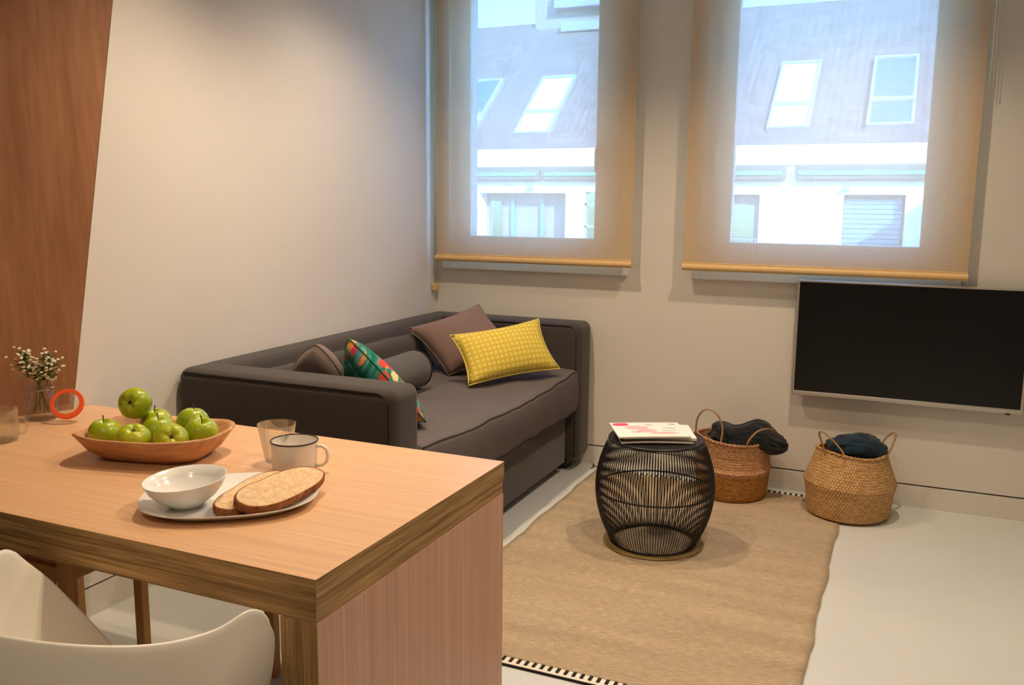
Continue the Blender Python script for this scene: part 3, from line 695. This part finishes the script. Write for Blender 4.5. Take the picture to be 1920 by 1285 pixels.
def magazine(cx, cy, z, rz, w, d, t, mats, name_label, droop=0.0):
    r = empty('magazine', (cx, cy, z), rz, name_label, 'magazine', 'magazines on the wire stool')
    def sheet(bm, z0, z1, g=0.0):
        n = 10
        A = []
        for i in range(n+1):
            u = i/n; x = -w/2-g+(w+2*g)*u; zz = -droop*(2*u-1)**2
            A.append([bm.verts.new((x, y, zq+zz)) for y in (-d/2-g, d/2+g) for zq in (z0, z1)])
        for a, b in zip(A, A[1:]):
            for i, j in ((0, 1), (1, 3), (3, 2), (2, 0)): bm.faces.new((a[i], a[j], b[j], b[i]))
        bm.faces.new((A[0][0], A[0][1], A[0][3], A[0][2])); bm.faces.new((A[-1][0], A[-1][1], A[-1][3], A[-1][2]))
    bm = B(); sheet(bm, 0.0005, t-0.0005, -0.001); obj('pages', bm, MAT['paper'], r)
    bm = B(); sheet(bm, t-0.0005, t); cv = obj('front_cover', bm, mats[0], r)
    bm = B(); sheet(bm, 0, 0.0005); obj('back_cover', bm, mats[1], r)
    return r, cv
ZT = ST.z+HS+0.004
mg, cv = magazine(1.590, -1.005, ZT+0.006, math.radians(25), 0.30, 0.24, 0.009, (MAT['olivecover'], MAT['olivecover']), 'olive magazine lying underneath on the wire stool', 0.004)
mg, cv = magazine(1.605, -0.99, ZT+0.0165, math.radians(22), 0.30, 0.225, 0.010, (MAT['paper'], MAT['paper']), 'pale magazine in the middle of the pile on the wire stool', 0.003)
mg, cv = magazine(1.578, -1.018, ZT+0.0275, math.radians(27.5), 0.30, 0.235, 0.007, (MAT['paper'], MAT['olivecover']), 'white magazine with pink flower print on top of the pile', 0.001)
def blob(bm, cx, cy, rx, ry, z, seed, n=22):
    pts = []
    for i in range(n):
        a = 2*PI*i/n; k = 1+0.25*noise.noise(Vector((math.cos(a)*1.7, math.sin(a)*1.7, seed)))
        pts.append((cx+rx*k*math.cos(a), cy+ry*k*math.sin(a), z))
    prism(bm, pts, (0, 0, 0.0003))
bm = B(); blob(bm, -0.105, 0.085, 0.036, 0.024, 0.0069, 1); obj('printed_flower', bm, MAT['pink'], cv)
bm = B()
for (x, y, a, b_, s) in ((-0.045, 0.03, 0.05, 0.03, 2), (-0.01, -0.02, 0.04, 0.025, 3), (-0.06, -0.04, 0.022, 0.014, 4), (0.05, -0.06, 0.06, 0.014, 5)): blob(bm, x, y, a, b_, 0.0069+0.0001*s, s)
obj('printed_flower', bm, MAT['paleprint'], cv)
bm = B()
for (x, y, a, b_, s) in ((0.015, 0.075, 0.022, 0.008, 6), (0.09, 0.02, 0.028, 0.006, 7), (0.115, 0.085, 0.016, 0.008, 8), (0.08, -0.02, 0.03, 0.005, 9)): blob(bm, x, y, a, b_, 0.0069, s)
obj('printed_text_block', bm, MAT['greyprint'], cv)

# ================================================================== BASKETS
def basket(loc, rz, label, prof, split, mats, handles, tilt=(0, 0)):
    r = empty('seagrass_basket', loc, rz, label, 'basket', 'seagrass belly baskets')
    def rows(ps):
        out = []
        for (r0, z0_), (r1, z1_) in zip(ps, ps[1:]):
            ln = math.hypot(r1-r0, z1_-z0_); n = max(2, int(ln/0.0042))
            for i in range(n): out.append((r0+(r1-r0)*i/n, z0_+(z1_-z0_)*i/n))
        out.append(ps[-1]); return [(rr+0.0016*math.sin(2*PI*zz/0.0125), zz) for rr, zz in out]
    def lean(p, a, k):
        t = max(0, p.z/0.3); e = 1+0.02*math.sin(2*a+1)+0.012*math.sin(3*a)
        return Vector((p.x*e+tilt[0]*t, p.y*e+tilt[1]*t, p.z+0.008*t*math.sin(a*2+0.5)))
    low = [(0, 0.0), (prof[0][0]*0.6, 0.0)]+prof[:split+1]
    bm = B(); lathe(bm, [low[0], low[1]]+rows(low[2:]), 64, fn=lean); a = obj('lower_body', bm, mats[1], r, True)
    a.modifiers.new('t', 'SOLIDIFY').thickness = 0.004
    bm = B(); lathe(bm, rows(prof[split:]), 64, fn=lean); b = obj('upper_body', bm, mats[0], r, True); b.modifiers.new('t', 'SOLIDIFY').thickness = 0.004
    rr, zz = prof[-1]
    bm = B()
    for ph in (0, PI):
        tube(bm, [lean(Vector(((rr+0.004*math.cos(26*t+ph))*math.cos(t), (rr+0.004*math.cos(26*t+ph))*math.sin(t), zz+0.004*math.sin(26*t+ph))), t, 0) for t in [2*PI*i/208 for i in range(208)]], 0.0042, 6, True)
    obj('braided_rim', bm, mats[0], r, True)
    for pts in handles:
        P = [Vector(p) for p in pts]; sm = []
        for i in range(len(P)-1):
            p0, p1, p2, p3 = P[max(i-1, 0)], P[i], P[i+1], P[min(i+2, len(P)-1)]
            for k in range(6):
                t = k/6; sm.append(0.5*((2*p1)+(p2-p0)*t+(2*p0-5*p1+4*p2-p3)*t*t+(3*p1-p0-3*p2+p3)*t**3))
        sm.append(P[-1]); bm = B()
        for ph in (0, 2.1, 4.2):
            tube(bm, [q+Vector((0.0026*math.cos(1.1*i+ph), 0.0026*math.sin(1.1*i+ph), 0)) for i, q in enumerate(sm)], 0.0028, 5)
        obj('handle', bm, MAT['handle'], r, True)
    return r
basket((1.795, -0.205, 0.009), 0, 'seagrass basket holding black cloth, behind the wire stool', [(0.155, 0.0), (0.168, 0.02), (0.178, 0.13), (0.186, 0.15), (0.178, 0.165), (0.172, 0.22), (0.178, 0.298)], 2, (MAT['basket_up'], MAT['basket_low']),
       [[(-0.165, -0.06, 0.26), (-0.172, -0.075, 0.31), (-0.165, -0.085, 0.39), (-0.125, -0.10, 0.44), (-0.07, -0.115, 0.43), (-0.035, -0.125, 0.37), (-0.035, -0.14, 0.30), (-0.04, -0.165, 0.26)],
        [(0.09, -0.155, 0.28), (0.10, -0.16, 0.325), (0.14, -0.13, 0.37), (0.185, -0.075, 0.37), (0.19, -0.03, 0.33), (0.178, 0.01, 0.28)]])
basket((2.35, -0.245, 0.0), 0.2, 'paler seagrass basket holding navy cloth, under the television', [(0.150, 0.0), (0.182, 0.015), (0.196, 0.13), (0.205, 0.165), (0.199, 0.182), (0.167, 0.27), (0.152, 0.315)], 2, (MAT['basket_b'], MAT['basket_b']),
       [[(-0.125, -0.09, 0.27), (-0.135, -0.09, 0.33), (-0.16, -0.085, 0.40), (-0.145, -0.10, 0.415), (-0.09, -0.12, 0.37), (-0.055, -0.14, 0.325), (-0.05, -0.15, 0.28)],
        [(0.13, 0.08, 0.29), (0.15, 0.085, 0.34), (0.185, 0.08, 0.385), (0.20, 0.06, 0.38), (0.18, 0.03, 0.33), (0.15, 0.0, 0.28)]])
def cloth(name, loc, dims, label, mat, fn, seed):
    r = empty(name, loc, label=label, cat='cloth', group='cloths stuffed in the baskets')
    bm = B(); bmesh.ops.create_icosphere(bm, subdivisions=5, radius=1)
    for v in bm.verts:
        p = v.co.copy(); k = 1+0.22*noise.noise(p*1.6+Vector((seed, 0, 0)))+0.12*abs(noise.noise(p*3.2+Vector((0, seed, 0))))+0.015*noise.noise(p*7)
        q = Vector((p.x*dims[0], p.y*dims[1], p.z*dims[2]))*k; v.co = fn(q)
    o_ = obj('crumpled_fabric', bm, mat, r, True); return r
def f1(q):
    s = max(0, q.x-0.10); return Vector((q.x, q.y*(1-0.5*min(1, s/0.16)), q.z*(1-0.45*min(1, s/0.14))-0.10*s+0.012*math.sin(q.x*30)))
cloth('black_cloth', (1.865, -0.215, 0.31), (0.20, 0.105, 0.072), 'crumpled black cloth spilling over the rim of the basket behind the wire stool', MAT['clothblack'], f1, 3)
cloth('navy_cloth', (2.365, -0.245, 0.335), (0.125, 0.10, 0.07), 'crumpled navy cloth stuffed into the basket under the television', MAT['clothnavy'], lambda q: Vector((q.x, q.y, q.z*(0.75+1.6*max(-0.1, q.x)))), 8)

# ================================================================== TABLE
TZ = 0.75
TY0, TY1, TXR = -3.306, -2.457, 1.557
def panx(y): return -0.5*(-(y)-2.53)+0.003     # foot of the wooden panel at table height
table = empty('dining_table', (0.7, -2.88, 0), label='oak laminate table with thick plywood edges', cat='table'); TO = Vector((0.7, -2.88, 0))
def tp(name, f, mats, par=None, **kw):
    bm = B(); f(bm); bmesh.ops.translate(bm, verts=bm.verts[:], vec=-TO); return obj(name, bm, mats, par or table, **kw)
def slabtop(z0, z1, inset, top):
    def f(bm):
        pts = [(0.004, TY1+0.0, z0), (TXR-inset, TY1, z0), (TXR-inset, TY0+inset, z0), (panx(TY0)+0.01, TY0+inset, z0), (0.004, -2.535, z0)]
        fs = prism(bm, pts[::-1], (0, 0, z1-z0)); bm.normal_update()
        for f_ in fs:
            n = f_.normal
            f_.material_index = 0 if abs(n.z) > 0.9 else (2 if abs(n.x) > abs(n.y) else 1)
    return f
tp('tabletop_board', slabtop(0.7025, TZ, 0.0, True), [MAT['lam_top'], MAT['ply_x'], MAT['ply_y']])
tp('lower_board', slabtop(0.661, 0.7003, 0.004, False), [MAT['lam_top'], MAT['ply_x'], MAT['ply_y']])
def legp(x0, x1, dy=0.0):
    def f(bm):
        fs = box(bm, x0, x1, TY0+0.002+dy, TY1-0.002, 0.0, 0.66)
        for i, f_ in enumerate(fs): f_.material_index = 1 if i in (2, 4) else 0
    return f
tp('end_panel', legp(1.512, TXR-0.001), [MAT['lam_side'], MAT['ply_z']])
tp('inner_end_panel', legp(1.470, 1.511), [MAT['lam_side'], MAT['ply_z']])

# wooden stools under the table
def wstool(loc, rz, label):
    r = empty('wooden_stool', loc, rz, label, 'stool', 'wooden stools under the table')
    bm = B(); box(bm, -0.17, 0.17, -0.16, 0.16, 0.415, 0.445, 0.006, 2); obj('seat', bm, MAT['stoolwood'], r)
    for sx in (-1, 1):
        for sy in (-1, 1):
            bm = B(); box(bm, sx*0.145-0.017, sx*0.145+0.017, sy*0.135-0.017, sy*0.135+0.017, 0, 0.416, 0.004, 1); obj('leg', bm, MAT['stoolwood'], r)
        bm = B(); box(bm, sx*0.145-0.012, sx*0.145+0.012, -0.12, 0.12, 0.34, 0.385, 0.003, 1); obj('rail', bm, MAT['stoolwood'], r)
        bm = B(); box(bm, -0.125, 0.125, sx*0.135-0.012, sx*0.135+0.012, 0.34, 0.385, 0.003, 1); obj('rail', bm, MAT['stoolwood'], r)
    return r
wstool((0.20, -2.74, 0), 0.0, 'wooden stool tucked under the table close to the wall')
wstool((0.975, -2.425, 0), 0.0, 'wooden stool tucked under the table behind the white chair')

# ================================================================== WHITE SHELL CHAIR
chair = empty('shell_chair', (1.19, -3.56, 0), label='white plastic shell armchair pushed up to the table', cat='chair')
RIM = [(0.0, -0.205, 0.80), (0.11, -0.188, 0.793), (0.205, -0.125, 0.768), (0.265, -0.03, 0.738), (0.30, 0.06, 0.728), (0.319, 0.130, 0.738), (0.325, 0.185, 0.700)]
SEAT = [(0.0, -0.135, 0.475), (0.06, -0.125, 0.47), (0.115, -0.085, 0.465), (0.15, -0.02, 0.46), (0.172, 0.06, 0.458), (0.190, 0.17, 0.455), (0.200, 0.300, 0.445)]
def spl(P, t):
    n = len(P)-1; x = min(t*n, n-1e-6); i = int(x); f = x-i
    p = [Vector(P[max(0, min(n, k))]) for k in (i-1, i, i+1, i+2)]
    return 0.5*((2*p[1])+(p[2]-p[0])*f+(2*p[0]-5*p[1]+4*p[2]-p[3])*f*f+(3*p[1]-p[0]-3*p[2]+p[3])*f**3)
def shell(bm):
    na, nw, nc = 30, 14, 10; g = []
    for i in range(na+1):
        a = i/na; R_, S_ = spl(RIM, a), spl(SEAT, a); half = []
        for j in range(nw+1):
            w = j/nw                                   # 0 seat edge, 1 rim: curls up then stands
            o = w**1.15 if w < 1 else 1
            p = Vector((S_.x+(R_.x-S_.x)*math.sin(o*PI/2)**1.1, S_.y+(R_.y-S_.y)*o, S_.z+(R_.z-S_.z)*(1-math.cos(o*PI/2))**0.85))
            k = max(0, (a-0.55)/0.45)**1.5      # the arms flare out more than the back
            p = p.lerp(Vector((S_.x+(R_.x-S_.x)*(w**0.9), p.y, S_.z+(R_.z-S_.z)*(w**0.95))), k)
            if a > 0.9: p.y -= 0.02*((a-0.9)/0.1)*max(0, (w-0.7)/0.3)**2
            half.append(p)
        row = [bm.verts.new((-p.x, p.y, p.z)) for p in half[::-1]]
        for k in range(1, nc):
            u = -1+2*k/nc; row.append(bm.verts.new((S_.x*u, S_.y, S_.z-0.012*(1-u*u))))
        row += [bm.verts.new(p) for p in half]
        g.append(row)
    for A, Bq in zip(g, g[1:]):
        for k in range(len(A)-1): bm.faces.new((A[k], A[k+1], Bq[k+1], Bq[k]))
    bmesh.ops.remove_doubles(bm, verts=bm.verts[:], dist=0.0006)
bm = B(); shell(bm); ob = obj('shell', bm, MAT['shell'], chair, True)
so = ob.modifiers.new('thick', 'SOLIDIFY'); so.thickness = 0.009; so.offset = 0
sb = ob.modifiers.new('sub', 'SUBSURF'); sb.levels = 1; sb.render_levels = 1
for sx in (-1, 1):
    for sy in (-1, 1):
        bm = B(); tube(bm, [(sx*0.13, sy*0.11+0.03, 0.445), (sx*0.23, sy*0.20+0.02, 0.0)], [0.017, 0.011], 10); obj('leg', bm, MAT['stoolwood'], chair, True)
bm = B(); tube(bm, [(-0.15, 0.03, 0.43), (0.15, 0.03, 0.43)], 0.012, 8); tube(bm, [(0, -0.11, 0.43), (0, 0.15, 0.43)], 0.012, 8); obj('under_frame', bm, MAT['stoolwood'], chair, True)

# ================================================================== ON THE TABLE
# wooden dough bowl
BW = Vector((0.665, -2.815, TZ)); BR = math.radians(14)
bowl = empty('wooden_bowl', BW, BR, 'hand carved wooden dough bowl heaped with green apples', 'bowl')
def se(a, b, t, p):
    c, s = math.cos(t), math.sin(t); return (a*math.copysign(abs(c)**(2/p), c), b*math.copysign(abs(s)**(2/p), s))
bm = B(); n = 72; lev = [(0.10, 0.055, 0.0, 3), (0.142, 0.083, 0.003, 3.6), (0.168, 0.108, 0.024, 4), (0.190, 0.132, 0.060, 4.2), (0.197, 0.138, 0.069, 4.2), (0.191, 0.132, 0.073, 4.2), (0.182, 0.122, 0.066, 4.2), (0.160, 0.100, 0.028, 4), (0.135, 0.078, 0.013, 3.4), (0.07, 0.035, 0.010, 2.6)]
rings = []
for a, b_, z, p in lev:
    ring = []
    for i in range(n):
        t = 2*PI*i/n; x, y = se(a, b_, t, p); k = max(0, z/0.073)
        lift = 0.006*abs(math.sin(2*t))**2*k
        ring.append(bm.verts.new((x+0.003*noise.noise(Vector((x*9, y*9, z*9))), y+0.003*noise.noise(Vector((x*9, y*9, 4))), z+lift+0.003*k*noise.noise(Vector((x*12, y*12, 1))))))
    rings.append(ring)
for A, Bq in zip(rings, rings[1:]):
    for i in range(n): bm.faces.new((A[i], A[(i+1) % n], Bq[(i+1) % n], Bq[i]))
bm.faces.new(rings[0][::-1]); bm.faces.new(rings[-1])
obj('body', bm, MAT['bowlwood'], bowl, True)

# apples
def apple_mesh():
    bm = B(); prof = []
    for i in range(25):
        t = PI*i/24; r = 0.0455*math.sin(t)*(1+0.05*math.cos(t)); z = -0.041*math.cos(t)
        # dimples
        d = math.sin(t); z += (0.017*math.exp(-(d/0.28)**2))*(1 if t < PI/2 else -1)*(0.75 if t < PI/2 else 1.0)
        prof.append((r if 0 < i < 24 else 0, z))
    lathe(bm, prof, 28, fn=lambda p, a, k: Vector((p.x*(1+0.02*math.cos(5*a)), p.y*(1+0.02*math.cos(5*a)), p.z+(0.0015*math.cos(5*a) if p.z < -0.02 else 0))))
    return bm
AP = None
AL = [((0.552, -2.775), 0.876, (0.9, -0.15, 2), 'green apple on top of the heap in the wooden bowl'),
      ((0.540, -2.875), 0.812, (0.1, 0.1, 0), 'green apple at the left end of the wooden bowl'),
      ((0.660, -2.888), 0.811, (0.35, 0.2, 1), 'green apple at the front middle of the wooden bowl showing its flower end'),
      ((0.755, -2.850), 0.811, (1.0, 0.25, 1), 'green apple at the front right of the wooden bowl with blossom end facing out'),
      ((0.775, -2.758), 0.815, (0.2, 0.45, 0), 'green apple at the right end of the wooden bowl'),
      ((0.690, -2.700), 0.822, (-0.1, 0.1, 0), 'green apple at the back right of the wooden bowl'),
      ((0.650, -2.790), 0.812, (0.05, 0.1, 0), 'green apple in the middle of the wooden bowl with upright stem'),
      ((0.575, -2.725), 0.812, (0.1, -0.1, 0), 'green apple at the back of the wooden bowl behind the top one')]
for (x, y), z, (tx, ty, mode), lab in AL:
    r = empty('apple', (x, y, z), random.uniform(0, 6), lab, 'apple', 'green apples in the wooden bowl')
    d = (CAM-Vector((x, y, z))).normalized()
    if mode == 0: axis = Vector((ty*0.6, -tx, 1)).normalized(); flip = 1
    elif mode == 1: axis = (Vector((0, 0, 1))*(1.0-0.62*tx)+d*tx+Vector((0.3*ty, 0, 0))).normalized(); flip = -1
    else: axis = (d*1.0+Vector((-0.38, -0.30, 0.10))).normalized(); flip = -1
    r.rotation_euler = (axis*flip).to_track_quat('Z', 'X').to_euler()
    if AP is None:
        o_ = obj('fruit', apple_mesh(), MAT['apple'], r, True); AP = o_.data
        bm = B(); tube(bm, [(0, 0, 0.022), (0.001, 0, 0.036), (0.005, 0.002, 0.050)], [0.0013, 0.0013, 0.002], 6); s_ = obj('stem', bm, MAT['stem'], r, True); SM = s_.data
        bm = B(); bmesh.ops.create_icosphere(bm, subdivisions=2, radius=0.006); [setattr(v, 'co', Vector((v.co.x, v.co.y, v.co.z*0.7-0.029))) for v in bm.verts]; s_ = obj('blossom_end', bm, MAT['calyx'], r, True); CM = s_.data
    else: link('fruit', AP, r); link('stem', SM, r); link('blossom_end', CM, r)

# platter
PC = Vector((1.118, -3.035, TZ)); PR = math.radians(36)
r = empty('serving_platter', PC, PR, 'white oval porcelain platter near the table corner', 'plate')
bm = B(); n = 72; lev = [(0.150, 0.110, 0.0), (0.165, 0.124, 0.001), (0.192, 0.150, 0.016), (0.2, 0.158, 0.0205), (0.199, 0.157, 0.0225), (0.195, 0.153, 0.021), (0.168, 0.128, 0.0075), (0.150, 0.112, 0.0055), (0.08, 0.05, 0.005)]
rings = [[bm.verts.new((*se(a, b_, 2*PI*i/n, 2.5), z)) for i in range(n)] for a, b_, z in lev]
for A, Bq in zip(rings, rings[1:]):
    for i in range(n): bm.faces.new((A[i], A[(i+1) % n], Bq[(i+1) % n], Bq[i]))
bm.faces.new(rings[0][::-1]); bm.faces.new(rings[-1]); obj('body', bm, MAT['porcelain'], r, True, 50)
# cereal bowl
r = empty('porcelain_bowl', (1.055, -3.105, TZ+0.0065), 0, 'empty white porcelain bowl on the platter', 'bowl')
r.rotation_euler = (math.radians(3.5), math.radians(-2.0), 0)
bm = B(); lathe(bm, [(0, 0.003), (0.03, 0.003), (0.033, 0.0), (0.036, 0.0), (0.040, 0.006), (0.066, 0.024), (0.083, 0.044), (0.091, 0.064), (0.0925, 0.0655), (0.0905, 0.066), (0.081, 0.047), (0.063, 0.027), (0.038, 0.011), (0, 0.0085)], 56)
obj('body', bm, MAT['porcelain'], r, True)
# bread
def bread(loc, rot, L_, W_, label, seed):
    r = empty('bread_slice', loc, 0, label, 'bread', 'bread slices on the platter'); r.rotation_euler = rot
    n = 48; T = 0.019; out = []
    for i in range(n):
        t = 2*PI*i/n; x, y = se(W_/2, L_/2, t, 2.5)
        x *= 1-0.10*math.sin(t)-0.10*math.exp(-((y+0.02)/0.03)**2)*(1 if x < 0 else 0); k = 1+0.035*noise.noise(Vector((x*18, y*18, seed)))
        out.append((x*k, y*k))
    bm = B()
    for z, s_ in ((T, 0.955), (0, 0.955)):
        vs = [bm.verts.new((x*s_, y*s_, z)) for x, y in out]; c_ = bm.verts.new((0, 0, z+0.0005*(1 if z else -1)))
        for i in range(n): bm.faces.new((vs[i], vs[(i+1) % n], c_))
    obj('crumb', bm, MAT['crumb'], r, False)
    bm = B(); lv = [(T, 0.95), (T+0.0006, 0.975), (T*0.85, 1.0), (T*0.15, 1.0), (-0.0006, 0.975), (0, 0.95)]
    rg = [[bm.verts.new((x*s_, y*s_, z)) for x, y in out] for z, s_ in lv]
    for A, Bq in zip(rg, rg[1:]):
        for i in range(n): bm.faces.new((A[i], A[(i+1) % n], Bq[(i+1) % n], Bq[i]))
    obj('crust', bm, MAT['crust'], r, True)
bread((1.163, -3.01, TZ+0.013), (math.radians(2), math.radians(3), math.radians(10)), 0.265, 0.10, 'rear bread slice with dark crust on the platter', 1)
bread((1.232, -2.995, TZ+0.028), (math.radians(2), math.radians(13), math.radians(-4)), 0.265, 0.108, 'front bread slice resting on another on the platter', 5)
# enamel mug
r = empty('enamel_mug', (1.091, -2.76, TZ), math.radians(14), 'white enamel mug with dark rim beside the glass tumbler', 'mug')
bm = B(); lathe(bm, [(0, 0.002), (0.050, 0.002), (0.054, 0.0), (0.0575, 0.006), (0.060, 0.03), (0.0605, 0.078), (0.0585, 0.078), (0.058, 0.03), (0.055, 0.008), (0, 0.006)], 48); obj('body', bm, MAT['enamel'], r, True, 50)
bm = B(); tube(bm, ringpts(0.0605, 0.079, 56), 0.0022, 8, True); obj('rim', bm, MAT['rimdark'], r, True)
bm = B(); tube(bm, [(0.059, 0, 0.066), (0.075, 0, 0.068), (0.088, 0, 0.060), (0.092, 0, 0.042), (0.088, 0, 0.026), (0.076, 0, 0.016), (0.058, 0, 0.014)], 0.0048, 8); hd = obj('handle', bm, MAT['enamel'], r, True)
# glass tumbler
r = empty('glass_tumbler', (1.000, -2.717, TZ), 0, 'clear empty glass tumbler behind the enamel mug', 'glass')
bm = B(); lathe(bm, [(0, 0.0), (0.030, 0.0), (0.033, 0.004), (0.0515, 0.103), (0.0510, 0.1037), (0.0505, 0.103), (0.0325, 0.008), (0.028, 0.006), (0, 0.006)], 48); obj('body', bm, MAT['glass'], r, True, 50)
# clear glass cup at the left
r = empty('glass_cup', (0.155, -2.905, TZ), math.radians(40), 'clear glass cup with handle at the end of the table by the wood panel', 'cup')
bm = B(); lathe(bm, [(0, 0.0), (0.038, 0.0), (0.045, 0.004), (0.050, 0.02), (0.050, 0.094), (0.0494, 0.0947), (0.0488, 0.094), (0.0488, 0.02), (0.043, 0.006), (0, 0.005)], 40); obj('body', bm, MAT['glass'], r, True, 50)
bm = B(); tube(bm, [(0.044, 0, 0.064), (0.062, 0, 0.062), (0.072, 0, 0.044), (0.064, 0, 0.024), (0.044, 0, 0.018)], 0.0042, 8); obj('handle', bm, MAT['glass'], r, True)
# clip-top jar with open lid
JC = Vector((0.028, -2.668, TZ))
jar = empty('clip_top_jar', JC, 0, 'clear glass clip top jar with orange seal and open lid, holding flowers', 'jar')
bm = B(); lathe(bm, [(0, 0.0), (0.040, 0.0), (0.048, 0.006), (0.050, 0.03), (0.047, 0.072), (0.038, 0.088), (0.038, 0.104), (0.041, 0.108), (0.041, 0.113), (0.036, 0.114), (0.035, 0.09), (0.044, 0.07), (0.047, 0.03), (0.044, 0.009), (0, 0.006)], 40); obj('body', bm, MAT['glass'], jar, True, 60)
bm = B(); tube(bm, ringpts(0.0395, 0.098, 40), 0.0014, 6, True)
tube(bm, [(0.039, 0.012, 0.098), (0.052, 0.012, 0.112), (0.060, 0.0, 0.108), (0.052, -0.012, 0.110), (0.039, -0.012, 0.098)], 0.0014, 6)
tube(bm, [(-0.04, -0.012, 0.098), (-0.046, -0.012, 0.06), (-0.046, 0.012, 0.06), (-0.04, 0.012, 0.098)], 0.0014, 6); obj('wire_clip', bm, MAT['steel'], jar, True)
LC = Vector((0.108, 0.010, 0.056)); LNv = Vector((0.52, -0.70, 0.55)).normalized()
q = LNv.to_track_quat('Z', 'X').to_matrix()
def lidpart(bm): bmesh.ops.rotate(bm, verts=bm.verts[:], matrix=q); bmesh.ops.translate(bm, verts=bm.verts[:], vec=LC)
bm = B(); lathe(bm, [(0, -0.010), (0.03, -0.010), (0.038, -0.004), (0.044, 0.0), (0.046, 0.005), (0.044, 0.009), (0.037, 0.009), (0.034, 0.003), (0.028, -0.003), (0, -0.004)], 40); lidpart(bm); lid = obj('lid', bm, MAT['glass'], jar, True, 60)
bm = B(); lathe(bm, [(0.036, 0.0095), (0.036, 0.0125), (0.048, 0.0125), (0.050, 0.007), (0.049, -0.001), (0.0465, 0.0), (0.0465, 0.0095), (0.036, 0.0095)], 48); lidpart(bm); obj('rubber_seal', bm, MAT['orange'], lid, True, 40)
# flower sprigs
for k in range(8):
    a = -0.9+k*0.8+random.uniform(-0.2, 0.2); side = -1 if k % 2 else 1
    foot = Vector((-side*random.uniform(0.01, 0.03), random.uniform(-0.02, 0.02), 0.012))
    neck = Vector((side*random.uniform(0.0, 0.018), random.uniform(-0.016, 0.016), 0.112))
    lean_ = Vector((0.55, 0.45, 0))*side*random.uniform(0.05, 0.09)+Vector((random.uniform(-.015, .015), random.uniform(-.02, .02), 0))
    tip = neck+lean_+Vector((0, 0, random.uniform(0.055, 0.10)))
    if tip.x < -0.028: tip.x = -0.028+random.uniform(0, 0.012)
    r = empty('flower_sprig', JC+Vector((0, 0, 0.007)), 0, None, 'flower', 'sprigs of tiny white flowers in the jar')
    r['label'] = 'sprig of tiny white flowers standing in the clip top jar'
    bm = B(); tube(bm, [foot, (foot+neck)/2, neck, (neck+tip)/2+Vector((0, 0, 0.008)), tip], 0.0013, 5)
    bl = []; lf = []
    for i in range(24):
        u = random.uniform(0.12, 1.05); base_ = neck.lerp(tip, u)
        ofs = Vector((random.gauss(0, 0.014), random.gauss(0, 0.016), random.gauss(0.010, 0.012)))
        e = base_+ofs
        if e.x < -0.045: e.x = -0.045
        tube(bm, [base_-Vector((0, 0, 0.004)), base_.lerp(e, 0.6)+Vector((0, 0, 0.002)), e], 0.0007, 4); bl.append(e)
        lf.append((base_, e+Vector((random.gauss(0, .006), random.gauss(0, .006), 0))))
    obj('stem', bm, MAT['stalk'], r, True)
    bm = B()
    for b0, e in lf:
        d = (e-b0); s_ = d.cross(Vector((0, 0, 1))); s_ = s_.normalized()*0.0045 if s_.length > 1e-5 else Vector((0.003, 0, 0)); m_ = b0+d*0.5+Vector((0.002, 0.002, -0.003)); t_ = b0+d*0.95+Vector((0.003, 0, -0.006))
        v = [bm.verts.new(p) for p in (b0, m_+s_, t_, m_-s_)]; bm.faces.new(v)
    lo_ = obj('leaves', bm, MAT['leaf'], r); lo_['kind'] = 'stuff'; lo_.modifiers.new('t', 'SOLIDIFY').thickness = 0.0006
    bm = B()
    for e in bl:
        for p in range(6):
            aa = 2*PI*p/6; c_ = e+Vector((0.0026*math.cos(aa), 0.0026*math.sin(aa), random.uniform(-0.001, 0.002)))
            bmesh.ops.create_icosphere(bm, subdivisions=1, radius=0.0028, matrix=Matrix.Translation(c_))
    o_ = obj('blossoms', bm, MAT['blossom'], r, True); o_['kind'] = 'stuff'
